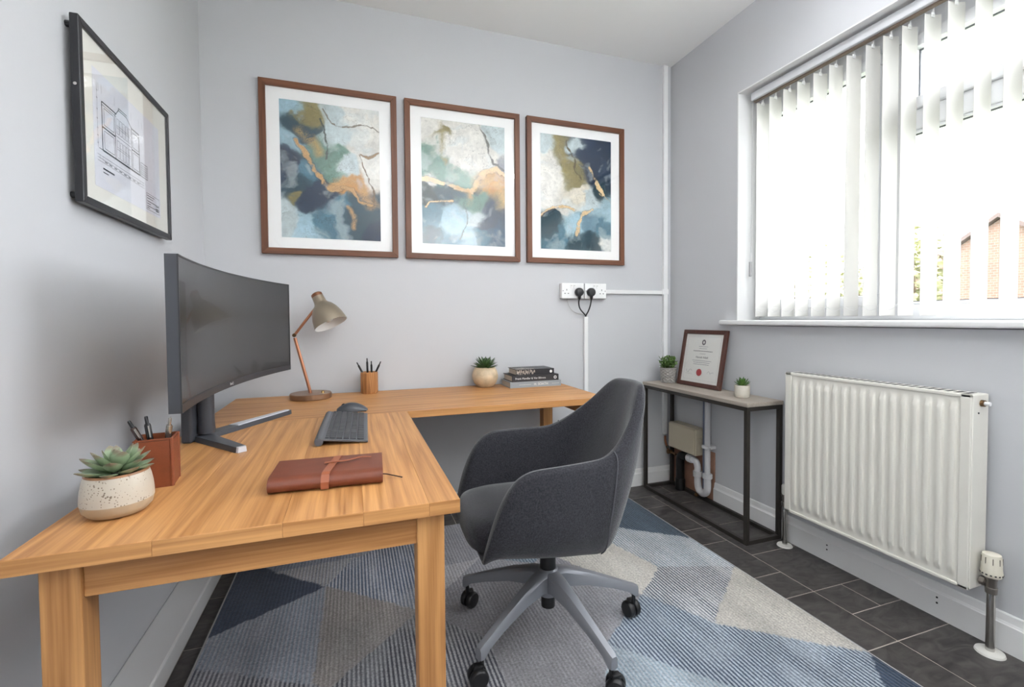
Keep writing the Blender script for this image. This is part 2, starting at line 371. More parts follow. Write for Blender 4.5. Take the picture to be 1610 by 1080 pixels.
# ------------------------------------------------------------------ desk
OAKD, OAKL = (146, 94, 48), (206, 152, 96)
oakY = wood('oak_along_y', OAKD, OAKL, 1); oakX = wood('oak_along_x', OAKD, OAKL, 0); oakZ = wood('oak_along_z', OAKD, OAKL, 2)
DZ = .72; DX0, DX1, DY0, DY1, RY0, RX1 = -.54, .21, .957, 1.952, 1.952, 1.150; YD = 2.575
desk = thing('corner_desk', (0, 0, 0), 'L-shaped light oak desk filling the corner against the back wall', 'desk')
cuts = [DX0, -.335, -.13, .015, .145, DX1]
for a, b in zip(cuts, cuts[1:]): 
    pk = obj('plank', B((a, DY0, DZ-.029), (b, DY1-.0007, DZ), .0012, 2), [oakY, oakX], desk)
    for f in pk.data.polygons:
        if abs(f.normal.y) > .9: f.material_index = 1
cutr = [RY0, 2.10, 2.26, 2.41, YD]
for a, b in zip(cutr, cutr[1:]): obj('plank', B((DX0, a, DZ-.029), (RX1, b, DZ), .0012, 2), oakX, desk)
LG = .058; zt = DZ-.029
for x, y in [(-.505, .985), (.123, .985), (1.058, 1.985), (1.045, 2.49), (-.505, 2.49)]:
    obj('leg', B((x, y, .0135 if y < 2.4 else 0), (x+LG, y+LG, zt), .0025), oakZ, desk)
obj('apron', B((-.447, .993, zt-.068), (.123, 1.013, zt), .001), oakX, desk)
obj('apron', B((-.495, 1.043, zt-.068), (-.475, 2.49, zt), .001), oakY, desk)
obj('apron', B((1.076, 2.043, zt-.068), (1.096, 2.49, zt), .001), oakY, desk)
obj('apron', B((-.447, 2.51, zt-.068), (1.045, 2.53, zt), .001), oakX, desk)

# ------------------------------------------------------------------ rug
def poly_mask(P, X, Y):
    ins = np.zeros(X.shape, bool); n = len(P)
    for i in range(n):
        x1, y1 = P[i]; x2, y2 = P[(i+1) % n]
        if y1 == y2: continue
        c = ((y1 > Y) != (y2 > Y)) & (X < (x2-x1)*(Y-y1)/(y2-y1)+x1); ins ^= c
    return ins
RGX0, RGX1, RGY0, RGY1 = -.485, 1.562, .42, 2.405
nx, ny = 300, 290
gx = np.linspace(RGX0, RGX1, nx); gy = np.linspace(RGY0, RGY1, ny); GX, GY = np.meshgrid(gx, gy, indexing='ij')
JX = GX+(fbm(GX*60, GY*60, 5, 2)-.5)*.012; JY = GY+(fbm(GX*60+9, GY*60, 8, 2)-.5)*.012
CA = np.zeros((nx, ny, 3)); CB = np.zeros((nx, ny, 3)); ST = np.zeros((nx, ny))
navy, teal, ltblue, cream, grey, lav, taupe, char = (44, 56, 78), (92, 116, 132), (150, 166, 180), (196, 190, 180), (142, 140, 142), (160, 160, 172), (140, 132, 124), (62, 66, 74)
white = (200, 200, 202)
patches = [
 ([(-1, 0), (2, 0), (2, 3), (-1, 3)], grey, lav, .35),
 ([(.05, 2.5), (.55, 2.42), (.75, 1.75), (.36, 1.94), (.12, 2.1)], (140, 142, 150), (170, 170, 178), .5),
 ([(.1, 2.0), (.5, 2.02), (.62, 2.12), (.36, 1.85), (.22, 1.74)], (178, 178, 182), (186, 186, 190), .3),
 ([(.55, 2.03), (.9, 2.1), (.75, 1.9)], (70, 92, 112), (150, 165, 178), .8),
 ([(.22, 1.735), (.55, 1.9), (1.06, 1.54), (.787, 1.345), (.60, 1.0), (.2, 1.1)], (134, 132, 136), (150, 150, 156), .35),
 ([(-.6, 2.5), (-.32, 2.203), (-.117, 2.023), (-.6, 1.74)], navy, (60, 74, 98), .5),
 ([(-.6, 2.5), (-.32, 2.203), (-.013, 2.21), (.05, 2.5)], (150, 156, 170), (120, 130, 148), .6),
 ([(-.33, 2.21), (.0, 2.23), (-.117, 2.02)], (176, 172, 172), (150, 156, 170), .6),
 ([(-.013, 2.215), (.25, 2.35), (.29, 1.80), (.20, 1.735), (-.117, 2.022)], (76, 92, 120), (190, 192, 200), .95),
 ([(-.117, 2.022), (-.6, 1.76), (-.6, 1.72), (-.40, 1.62), (-.2, 1.50), (-.10, 1.44), (-.10, 1.7)], (120, 136, 152), (164, 164, 176), .7),
 ([(-.117, 2.022), (.222, 1.735), (-.06, 1.44), (-.13, 1.44)], (124, 120, 118), (172, 164, 160), .5),
 ([(-.6, 1.74), (-.40, 1.63), (-.09, 1.46), (-.3, .9), (-.6, .9)], (74, 78, 92), (170, 170, 178), .95),
 ([(.222, 1.735), (.42, 1.5), (.42, .9), (-.06, 1.20), (-.08, 1.45)], (66, 68, 80), (168, 168, 172), .95),
 # right-hand side
 ([(.9, 2.5), (1.6, 2.5), (1.6, 1.83), (1.295, 2.08), (1.0, 2.25)], (34, 52, 72), (74, 98, 118), .7),
 ([(1.0, 2.25), (1.295, 2.08), (1.6, 1.83), (1.6, 1.55), (1.252, 1.67), (1.1, 1.95)], (112, 134, 150), white, .95),
 ([(.95, 2.2), (1.16, 1.97), (1.252, 1.67), (1.061, 1.541), (.85, 1.95)], cream, (206, 202, 194), .15),
 ([(1.252, 1.69), (1.6, 1.57), (1.21, 1.301), (1.061, 1.541)], (60, 72, 90), white, .95),
 ([(1.19, 1.30), (1.555, 1.575), (1.6, 1.55), (1.6, .97)], cream, (172, 168, 160), .35),
 ([(1.061, 1.541), (1.21, 1.301), (1.46, 1.10), (1.6, 1.0), (1.5, .72), (1.036, 1.063), (.787, 1.345), (.938, 1.459)], (50, 68, 92), (170, 182, 194), .95),
 ([(1.55, 1.01), (1.6, 1.0), (1.6, .6), (1.36, .8)], (36, 52, 74), (60, 80, 104), .5),
 ([(.787, 1.345), (1.036, 1.063), (1.3, .86), (1.2, .5), (.6, .5), (.62, 1.05)], (120, 142, 156), (176, 184, 192), .6),
 ([(.95, 1.07), (1.13, 1.0), (1.2, .6), (.9, .6)], (190, 190, 192), (180, 180, 186), .3),
]
for P, a, b, s in patches:
    k = poly_mask(P, JX, JY); CA[k] = lin(a); CB[k] = lin(b); ST[k] = s
# fields drift between teal, blue and cream as in the weave
dr = .93*fbm(GX*3.2, GY*2.0, 31, 4)[..., None]; tl = np.array(lin((96, 118, 132))); CB = CB*(1-.22*np.clip((dr-.5)*4, 0, 1))+tl*.22*np.clip((dr-.5)*4, 0, 1)
bl2 = fbm(GX*9, GY*3.5, 44, 4)[..., None]; CA = CA*(.7+.7*bl2); CB = CB*(.72+.52*bl2)
def desat(c, k): g = c.mean(-1, keepdims=True); return g+(c-g)*k
CA = desat(CA, .86); CB = desat(CB, .8)
wr = np.clip((fbm(GX*16, GY*5, 71, 4)-.52)*5, 0, 1)[..., None]; CA = CA*(1-.35*wr)+CB*.35*wr
ST = ST*(.72+.28*np.clip(fbm(GX*5, GY*5, 91, 3)*2, 0, 1))
GZ = .011+fbm(GX*50, GY*50, 3, 2)*.0012
V = np.stack([GX, GY, GZ], -1).reshape(-1, 3)
idx = np.arange(nx*ny).reshape(nx, ny); F = np.stack([idx[:-1, :-1], idx[1:, :-1], idx[1:, 1:], idx[:-1, 1:]], -1).reshape(-1, 4)
me = bpy.data.meshes.new('pile'); me.from_pydata(V.tolist(), [], F.tolist())
for nm, arr in (('ca', CA), ('cb', CB)):
    at_ = me.color_attributes.new(nm, 'FLOAT_COLOR', 'POINT'); at_.data.foreach_set('color', np.concatenate([arr.reshape(-1, 3), np.ones((nx*ny, 1))], 1).ravel().astype('f4'))
at_ = me.attributes.new('stripe', 'FLOAT', 'POINT'); at_.data.foreach_set('value', ST.ravel().astype('f4'))
m = bpy.data.materials.new('rug_weave'); m.use_nodes = True; N = m.node_tree.nodes; L = m.node_tree.links; p = N['Principled BSDF']
p.inputs['Roughness'].default_value = .95; p.inputs['Specular IOR Level'].default_value = .1; p.inputs['Sheen Weight'].default_value = .25
def an(k):
    a = N.new('ShaderNodeAttribute'); a.attribute_name = k; return a
A_, B_, S_ = an('ca'), an('cb'), an('stripe')
tc = N.new('ShaderNodeTexCoord'); sx = N.new('ShaderNodeSeparateXYZ'); L.new(tc.outputs['Object'], sx.inputs[0])
wn = N.new('ShaderNodeTexNoise'); wn.inputs['Scale'].default_value = 160; wn.inputs['Detail'].default_value = 3; L.new(tc.outputs['Object'], wn.inputs['Vector'])
def mth(op, a, b=None, v=None):
    k = N.new('ShaderNodeMath'); k.operation = op
    L.new(a, k.inputs[0])
    if b is not None: L.new(b, k.inputs[1])
    if v is not None: k.inputs[1].default_value = v
    return k.outputs[0]
ph = mth('MULTIPLY', sx.outputs[0], v=2*PI/.0135); jt = mth('MULTIPLY', wn.outputs[0], v=2.2); ph = mth('ADD', ph, jt)
sn = mth('SINE', ph); sn = mth('MULTIPLY', sn, v=.9); sn = mth('ADD', sn, v=.5)
cl_ = N.new('ShaderNodeClamp'); L.new(sn, cl_.inputs[0])
long_ = N.new('ShaderNodeTexNoise'); mp_ = N.new('ShaderNodeMapping'); mp_.inputs['Scale'].default_value = (90, 5, 1); L.new(tc.outputs['Object'], mp_.inputs[0]); L.new(mp_.outputs[0], long_.inputs['Vector']); long_.inputs['Scale'].default_value = 1; long_.inputs['Detail'].default_value = 3
sof = N.new('ShaderNodeMix'); sof.data_type = 'FLOAT'; L.new(S_.outputs['Fac'], sof.inputs[0]); L.new(long_.outputs[0], sof.inputs[2]); L.new(cl_.outputs[0], sof.inputs[3])
mxc = N.new('ShaderNodeMix'); mxc.data_type = 'RGBA'; L.new(sof.outputs[0], mxc.inputs[0]); L.new(A_.outputs['Color'], mxc.inputs[6]); L.new(B_.outputs['Color'], mxc.inputs[7])
hs = N.new('ShaderNodeHueSaturation'); fl = N.new('ShaderNodeTexNoise'); fl.inputs['Scale'].default_value = 150; fl.inputs['Detail'].default_value = 5; L.new(tc.outputs['Object'], fl.inputs['Vector'])
mr = N.new('ShaderNodeMapRange'); mr.inputs[1].default_value = .25; mr.inputs[2].default_value = .75; mr.inputs[3].default_value = .62; mr.inputs[4].default_value = 1.34; L.new(fl.outputs[0], mr.inputs[0]); L.new(mr.outputs[0], hs.inputs['Value'])
L.new(mxc.outputs[2], hs.inputs['Color']); L.new(hs.outputs[0], p.inputs['Base Color'])
bp = N.new('ShaderNodeBump'); bp.inputs['Strength'].default_value = .5; bp.inputs['Distance'].default_value = .004; L.new(cl_.outputs[0], bp.inputs['Height']); L.new(bp.outputs[0], p.inputs['Normal'])
me.materials.append(m)
rug = thing('area_rug', (0, 0, 0), 'large blue, grey and cream rug with striped triangles under the chair', 'rug')
pile = link(bpy.data.objects.new('pile', me), rug)
mBIND = mat('rug_binding', (168, 166, 166), .9, bump=.4, bscale=500)
obj('backing', B((RGX0-.001, RGY0, .001), (RGX1+.001, RGY1, .0105)), mat('rug_backing', (96, 96, 100), .9), rug)
for lo, hi in [((RGX0-.008, RGY0, .001), (RGX0, RGY1, .011)), ((RGX1, RGY0, .001), (RGX1+.008, RGY1, .011)), ((RGX0-.008, RGY1, .001), (RGX1+.008, RGY1+.01, .010))]: obj('binding', B(lo, hi, .003), mBIND, rug)

# ------------------------------------------------------------------ office chair
mFAB = mat('charcoal_tweed', (48, 48, 53), .9, var=.5, vscale=230, bump=.5, bscale=420, spec=.2, sheen=.35)
mALU = mat('grey_painted_metal', (138, 140, 146), .38, .35)
chair = thing('office_chair', (.63, 1.47, 0.012), 'charcoal fabric tub office chair on a five-star wheeled base', 'chair', math.radians(-3))
def shell():
    bm = NB(); ns = 61; rings = []; ctr = []
    def plan(s):
        # s -1..1 : near arm front -> back -> far arm front ; returns point, outward normal, rim height, back weight
        a = abs(s)
        if a > .42:
            t = (1-a)/.58; x = -.285+t*.345; y = .262+.012*math.sin(PI*t); sg = -1 if s < 0 else 1
            return Vector((x, y*sg)), t
        q = s/.42*PI/2; x = .06+.158*math.cos(q)**.78 if abs(q) < PI/2-1e-6 else .06; y = .262*math.copysign(abs(math.sin(q))**.85, q)
        return Vector((x, y)), 1+(1-a/.42)
    P = [plan(-1+2*i/(ns-1)) for i in range(ns)]
    for i, (c, t) in enumerate(P):
        d = P[min(i+1, ns-1)][0]-P[max(i-1, 0)][0]; n = Vector((d.y, -d.x)).normalized()
        if t < 1:
            rim = .395+.255*(1-(1-min(1, t/.55))**3.2)+.012*t
        else:
            u = t-1; k = min(1, max(0, u/.72)); k = k*k*(3-2*k); rim = .662+.195*k+.012*u
        bw = max(0, min(1, (t-.85)/.6)); bw = bw*bw*(3-2*bw)
        zb = .388-.045*min(1, max(0, (c.x+.285)/.40))
        prof = [(-.085, 0, 0), (-.05, 0, .0), (-.022, .02, .012), (-.006, .14, 0), (0, .35, 0), (.0, .6, 0), (-.002, .85, 0), (-.006, .955, 0), (-.022, 1.0, 0), (-.04, .985, 0), (-.052, .92, 0), (-.060, .7, 0), (-.064, .45, 0), (-.066, .25, 0)]
        ring = []
        for off, fz, dz in prof:
            z = zb+fz*(rim-zb)+dz*min(1, (rim-zb)/.1)
            o2 = off*min(1, .35+(rim-zb)/.2) - .026*max(0, 1-(z-zb)/.16)**2
            lean = bw*((max(0, z-.46))*.34)
            narrow = 1-.36*bw*max(0, (z-.62)/.27)
            q = c+n*o2
            ring.append(bm.verts.new((q.x+lean, q.y*narrow, z)))
        rings.append(ring)
    for a, b in zip(rings, rings[1:]):
        for k in range(len(a)-1): bm.faces.new((a[k], a[k+1], b[k+1], b[k]))
    bm.faces.new(rings[0]); bm.faces.new(rings[-1][::-1])
    bm.faces.new([r[0] for r in rings])
    global SEAMS
    SEAMS = [[(v.co.copy(), Vector((v.co.x-.02, v.co.y*.9, v.co.z))) for v in rings[i][2:9]] for i in (19, ns-1-19)]
    return bm
sh = obj('seat_shell', shell(), mFAB, chair, smooth=True); md = sh.modifiers.new('sub', 'SUBSURF'); md.levels = 1; md.render_levels = 1
def cushion():
    bm = NB(); n = 48; rings = []
    for r, z in [(.2, .375), (.86, .375), (.97, .39), (1.0, .415), (.99, .44), (.94, .462), (.82, .474), (.6, .481), (.3, .484)]:
        ring = []
        for i in range(n):
            a = 2*PI*i/n; c, s_ = math.cos(a), math.sin(a); e = .55
            x = math.copysign(abs(c)**e, c)*.215*r-.09; y = math.copysign(abs(s_)**e, s_)*.205*r
            ring.append(bm.verts.new((x, y, z)))
        rings.append(ring)
    for a, b in zip(rings, rings[1:]):
        for i in range(n): bm.faces.new((a[i], a[(i+1) % n], b[(i+1) % n], b[i]))
    bm.faces.new(rings[0][::-1]); bm.faces.new(rings[-1]); return bm
obj('seat_cushion', cushion(), mFAB, chair, smooth=True)
# stitched seams where the back panel meets the sides
for sm in SEAMS:
    obj('seam_piping', tube(NB(), spline([p+(p-q).normalized()*.0008 for p, q in sm], 4), .0022, 6), mat('seam_thread', (74, 74, 80), .8), chair, smooth=True)
obj('column', lathe(NB(), [(.0, .09), (.024, .09), (.024, .20), (.0275, .20), (.0275, .37), (0, .37)], 24), mBLACK, chair, smooth=True)
obj('mechanism', B((-.10, -.06, .350), (.06, .06, .372), .01), mBLACK, chair)
hub = NB(); lathe(hub, [(.0, .135), (.036, .135), (.044, .15), (.046, .185), (.040, .215), (.030, .225), (0, .225)], 28); obj('hub', hub, mALU, chair, smooth=True)
for k in range(5):
    a = math.radians((-7+72*k)+3); d = Vector((math.cos(a), math.sin(a), 0)); n = Vector((-d.y, d.x, 0)); bm = NB(); rings = []
    for r, wd, zt_, zb_ in [(.02, .030, .222, .150), (.06, .027, .219, .160), (.14, .0215, .196, .150), (.24, .017, .158, .122), (.30, .0155, .133, .100), (.325, .0155, .124, .080), (.336, .012, .118, .080)]:
        o_ = [(-wd, zb_+.004), (-wd*.96, zt_-.010), (-wd*.62, zt_-.001), (0, zt_), (wd*.62, zt_-.001), (wd*.96, zt_-.010), (wd, zb_+.004), (0, zb_)]
        rings.append([bm.verts.new(d*r+n*q+Vector((0, 0, z))) for q, z in o_])
    for p0, p1 in zip(rings, rings[1:]):
        for i in range(8): bm.faces.new((p0[i], p0[(i+1) % 8], p1[(i+1) % 8], p1[i]))
    bm.faces.new(rings[0][::-1]); bm.faces.new(rings[-1])
    lg = obj('base_leg', bm, mALU, chair, smooth=True)
    ca = a+1.9+k*1.3; cd_ = Vector((math.cos(ca), math.sin(ca), 0)); ax = Vector((-cd_.y, cd_.x, 0)); c0 = d*.322+Vector((0, 0, .029))+cd_*.012
    bm = NB()
    for sg in (-1, 1):
        M_ = frame_mtx(c0+ax*(.004*sg), ax*sg); lathe(bm, [(0, 0), (.027, 0), (.029, .003), (.029, .015), (.025, .020), (.012, .022), (0, .022)], 24, M_)
    tube(bm, [d*.322+Vector((0, 0, .03)), d*.322+Vector((0, 0, .085))], .007, 10); box(bm, c0+Vector((0, 0, .026)), (.03, .022, .02), .005)
    obj('castor', bm, mBLACK, lg, smooth=True)

# ------------------------------------------------------------------ pictures on the back wall
walnut = wood('walnut', (84, 50, 34), (122, 78, 54), 2, 1.0, .4, .35); walnutX = wood('walnut_along_x', (84, 50, 34), (122, 78, 54), 0, 1.0, .4, .35)
mMOUNT = mat('white_mount', (250, 250, 249), .8); mGL = pane_mat('picture_glass', 1.0)
def mitred(W, Hh, bw, d, ms, parent, nm='frame_rail', bev=.0015):
    """four mitred rails in the local xz plane, front towards -y, back at y=0"""
    o_ = [(-W/2, 0), (W/2, 0), (W/2, Hh), (-W/2, Hh)]; i_ = [(-W/2+bw, bw), (W/2-bw, bw), (W/2-bw, Hh-bw), (-W/2+bw, Hh-bw)]
    for k in range(4):
        q = [o_[k], o_[(k+1) % 4], i_[(k+1) % 4], i_[k]]; bm = NB(); a = [bm.verts.new((x, 0, z)) for x, z in q]; b = [bm.verts.new((x, -d, z)) for x, z in q]
        for i in range(4): bm.faces.new((a[i], a[(i+1) % 4], b[(i+1) % 4], b[i]))
        bm.faces.new(a); bm.faces.new(b); bmesh.ops.recalc_face_normals(bm, faces=bm.faces[:])
        bmesh.ops.bevel(bm, geom=bm.edges[:], offset=bev, segments=1, affect='EDGES')
        obj(nm, bm, ms[k % 2], parent)
def paint(ctrl, veins, seed, W, Hh, nu=230, nv=330, warp=.15):
    u = np.linspace(0, 1, nu); v = np.linspace(0, 1, nv); U, Vv = np.meshgrid(u, v, indexing='ij'); asp = Hh/W; A = Vv*asp
    wx = (fbm(U*3.2, A*3.2, seed, 6)-.5)*2; wy = (fbm(U*3.2+21, A*3.2+5, seed+9, 6)-.5)*2
    wx2 = (fbm(U*7+wx*1.5, A*7+wy*1.5, seed+51, 6)-.5)*2; wy2 = (fbm(U*7+9+wx*1.5, A*7+3+wy*1.5, seed+57, 6)-.5)*2
    X = U+warp*(wx+.55*wx2); Y = Vv+warp*(wy+.55*wy2)/asp; num = 0; den = 0
    for cx, cy, c, r in ctrl:
        wgt = 1/(((X-cx)**2+((Y-cy)*asp)**2)/r**2+.002)**3.6; num = num+wgt[..., None]*np.array(lin(c)); den = den+wgt
    C = (num/den[..., None])**1.14
    # pooling of the ink: tide lines, granulation and blooms
    f1 = fbm(U*4+wx*1.6, A*4+wy*1.6, seed+3, 6); f2 = fbm(U*9+wx2*2, A*9+wy2*2, seed+13, 5)
    C = C*(.55+.62*f1+.32*f2)[..., None]
    t = (f1*5) % 1; tide = np.clip(1-np.abs(t-.5)/.035, 0, 1)*np.clip((f2-.42)*6, 0, 1); C = C*(1-.38*tide[..., None])
    rid = np.abs(fbm(U*2.6+wx*2.2, A*2.6+wy*2.2, seed+17, 6)-.5); edge = np.clip(1-rid/.008, 0, 1)[..., None]; C = C*(1-.45*edge)+np.array([.05, .05, .05])*.1*edge
    bloom = np.clip((fbm(U*5+3+wx, A*5+wy, seed+29, 5)-.57)*7, 0, 1)[..., None]; C = C*(1-.38*bloom)+np.array([.62, .70, .72])*.38*bloom
    rs = np.random.RandomState(seed); sp = rs.rand(nu, nv); gr_ = fbm(U*40, A*40, seed+61, 3); C = C*(.80+.14*sp+.26*gr_)[..., None]
    X2 = U+.035*wx+.045*wx2; Y2 = Vv+(.035*wy+.045*wy2)/asp
    for pts, w0, col, soft in veins:
        dm = np.full(U.shape, 9.)
        for (x1, y1), (x2, y2) in zip(pts, pts[1:]):
            dx, dy = x2-x1, (y2-y1)*asp; t = np.clip(((X2-x1)*dx+(Y2-y1)*asp*dy)/(dx*dx+dy*dy+1e-9), 0, 1)
            dm = np.minimum(dm, np.hypot(X2-x1-t*dx, (Y2-y1)*asp-t*dy))
        nz = fbm(U*14+wx2, A*14+wy2, seed+41, 5); wv = w0*np.clip(.1+1.7*nz, .15, 1.6)
        if soft > .8:
            a = np.clip(1-dm/(w0*1.5), 0, 1)*np.clip((nz+.35*sp-.42)*4, 0, 1)*.9
        else:
            a = np.clip((wv-dm)/(w0*.30)+.3, 0, 1)*np.clip((nz-.30)*8, .25, 1)
            line_ = np.clip(1-np.abs(dm-wv*1.1)/(w0*.25+.002), 0, 1)[..., None]; C = C*(1-.5*line_)
        a = a[..., None]; gc = np.array(lin(col))*(.62+.5*sp[..., None]+.35*(f2[..., None]-.4)); C = C*(1-a)+gc*a
    return np.clip(C, 0, 1)
def print_mesh(name, C, W, Hh, z0, y, parent, rough=.55):
    nu, nv = C.shape[:2]; u = np.linspace(-W/2, W/2, nu); v = np.linspace(0, Hh, nv)+z0; U, Vv = np.meshgrid(u, v, indexing='ij')
    Vt = np.stack([U, np.full_like(U, y), Vv], -1).reshape(-1, 3); idx = np.arange(nu*nv).reshape(nu, nv); F = np.stack([idx[:-1, :-1], idx[1:, :-1], idx[1:, 1:], idx[:-1, 1:]], -1).reshape(-1, 4)
    me = bpy.data.meshes.new(name); me.from_pydata(Vt.tolist(), [], F.tolist())
    a = me.color_attributes.new('ink', 'FLOAT_COLOR', 'POINT'); a.data.foreach_set('color', np.concatenate([C.reshape(-1, 3), np.ones((nu*nv, 1))], 1).ravel().astype('f4'))
    if 'print_ink' not in MATS:
        m = bpy.data.materials.new('print_ink'); m.use_nodes = True; N = m.node_tree.nodes; at2 = N.new('ShaderNodeAttribute'); at2.attribute_name = 'ink'
        m.node_tree.links.new(at2.outputs['Color'], N['Principled BSDF'].inputs['Base Color']); N['Principled BSDF'].inputs['Roughness'].default_value = .6; N['Principled BSDF'].inputs['Specular IOR Level'].default_value = .2; MATS['print_ink'] = m
    me.materials.append(MATS['print_ink']); return link(bpy.data.objects.new(name, me), parent)
nv_, dtl, tl_, grn, whi, pale, gld, olv, ice = (30, 56, 84), (44, 78, 92), (84, 128, 146), (112, 146, 132), (224, 222, 216), (200, 212, 214), (200, 152, 88), (146, 136, 92), (164, 192, 204)
goldc = (206, 164, 112); goldl = (232, 202, 156)
art = [
 dict(ctrl=[(.05, .97, ice, .5), (.25, .93, olv, .5), (.5, .96, pale, .6), (.85, .93, whi, .9), (.8, .72, whi, 1.1), (.55, .78, pale, .8), (.2, .83, dtl, .6), (.07, .72, ice, .6), (.3, .68, grn, .6), (.5, .62, grn, .8), (.65, .55, pale, .6), (.05, .52, nv_, .8), (.22, .48, tl_, .6), (.12, .36, dtl, .6), (.14, .28, olv, .25), (.35, .3, nv_, .8), (.5, .5, grn, .6), (.75, .42, gld, .6), (.92, .5, whi, .6), (.62, .38, gld, .5), (.08, .12, pale, .7), (.25, .1, ice, .6), (.45, .1, tl_, .6), (.62, .24, tl_, .5), (.85, .2, dtl, .9), (.9, .07, nv_, .6), (.95, .01, ice, .3)],
      veins=[([(.15, .72), (.22, .64), (.30, .54), (.40, .42), (.50, .38), (.60, .385)], .028, goldc, .5), ([(.55, .42), (.68, .45), (.80, .42), (.85, .33), (.92, .27)], .06, goldc, 1.2), ([(.60, .385), (.72, .37), (.80, .29), (.92, .26)], .016, goldc, .5), ([(.2, .80), (.3, .74), (.36, .66)], .05, (186, 156, 96), 1.5), ([(.78, .64), (.86, .50), (.93, .40), (.94, .28)], .007, (120, 92, 60), .5), ([(.80, .65), (.9, .64), (1, .68)], .010, (150, 120, 84), .5), ([(.4, .98), (.48, .88), (.62, .85), (.8, .88), (1, .86)], .006, (130, 120, 104), .6), ([(.66, .24), (.72, .18), (.70, .10)], .022, goldc, .9), ([(.38, .9), (.45, .7), (.42, .6)], .006, (70, 80, 74), .5)], seed=101),
 dict(ctrl=[(.1, .95, whi, .7), (.25, .9, olv, .35), (.5, .85, whi, 1.2), (.45, .68, whi, .8), (.85, .92, pale, .8), (.75, .75, whi, .6), (.95, .68, (150, 152, 160), .4), (.1, .7, grn, .7), (.3, .63, grn, .7), (.5, .55, grn, .6), (.62, .52, dtl, .3), (.15, .52, whi, .3), (.1, .4, (44, 62, 66), .6), (.35, .42, dtl, .6), (.6, .4, grn, .5), (.85, .55, gld, .7), (.95, .42, olv, .5), (.15, .25, tl_, .7), (.4, .2, ice, .8), (.1, .07, dtl, .5), (.35, .05, tl_, .5), (.6, .25, pale, .5), (.78, .22, nv_, .8), (.7, .1, tl_, .6), (.92, .12, (48, 88, 116), .6), (.55, .06, ice, .5)],
      veins=[([(0, .52), (.15, .515), (.3, .50), (.45, .455), (.58, .46), (.66, .53), (.76, .63), (.88, .65), (1, .60)], .030, goldl, .6), ([(.70, .52), (.82, .56), (.92, .50), (.98, .38)], .09, (208, 172, 116), 1.4), ([(.42, .46), (.55, .44), (.56, .36)], .03, goldc, .9), ([(.06, .30), (.12, .35), (.24, .37), (.38, .355)], .013, goldl, .5), ([(.22, .98), (.25, .85), (.27, .72), (.29, .66)], .03, (168, 156, 110), 1.2), ([(.66, .98), (.78, .84), (.86, .70), (.98, .66)], .008, (110, 108, 104), .5), ([(.50, .36), (.54, .2), (.44, .05)], .006, (84, 104, 104), .5)], seed=202),
 dict(ctrl=[(.05, .9, pale, .6), (.12, .72, whi, .9), (.12, .5, whi, .9), (.3, .92, olv, .5), (.38, .75, olv, .6), (.45, .62, olv, .45), (.55, .95, pale, .35), (.75, .92, nv_, .9), (.7, .72, nv_, .7), (.95, .75, (40, 66, 92), .7), (.85, .58, dtl, .5), (.5, .5, (226, 220, 206), .6), (.3, .38, whi, .6), (.65, .45, pale, .6), (.9, .42, ice, .6), (.1, .2, dtl, .7), (.25, .12, tl_, .6), (.2, .3, dtl, .4), (.45, .2, ice, .6), (.5, .06, dtl, .5), (.7, .25, (120, 150, 166), .6), (.75, .06, dtl, .6), (.92, .22, tl_, .5), (.96, .05, whi, .4)],
      veins=[([(0, .27), (.1, .345), (.25, .385), (.4, .375), (.48, .355)], .018, goldl, .5), ([(.50, .13), (.52, .22), (.60, .33), (.74, .37)], .022, goldl, .6), ([(.66, .74), (.78, .65), (.86, .52), (1, .45)], .018, goldl, .6), ([(.38, .97), (.46, .85), (.48, .70), (.54, .64)], .008, (96, 84, 56), .5), ([(.2, .98), (.32, .84), (.34, .66)], .05, (158, 144, 90), 1.4), ([(0, .255), (.08, .31), (.2, .35)], .008, (50, 40, 32), .5)], seed=303)]
PW, PH = .657, .855
for x, a, lab in zip((-.086, .612, 1.314), art, ('leftmost of three walnut-framed abstract prints, above the desk lamp', 'middle of three walnut-framed teal and gold abstract prints', 'walnut-framed abstract print above the wall sockets, rightmost of three')):
    t = thing('framed_print', (x, YB, 1.432), lab, 'picture', group='abstract prints over the desk')
    mitred(PW, PH, .030, .028, (walnutX, walnut), t)
    obj('mount', B((-PW/2+.02, -.012, .02), (PW/2-.02, -.004, PH-.02)), mMOUNT, t)
    print_mesh('artwork', paint(a['ctrl'], a['veins'], a['seed'], .478, .684), .478, .684, .085, -.0125, t)
    bm = NB()
    for lo, hi in [((-.243, -.0145, .081), (-.239, -.0122, .773)), ((.239, -.0145, .081), (.243, -.0122, .773)), ((-.243, -.0145, .081), (.243, -.0122, .085)), ((-.243, -.0145, .769), (.243, -.0122, .773))]: bx(bm, lo, hi)
    obj('mount_bevel', bm, mat('mount_bevel', (250, 250, 250), .7), t)
    obj('glass', B((-PW/2+.027, -.0195, .027), (PW/2-.027, -.0175, PH-.027)), mGL, t)

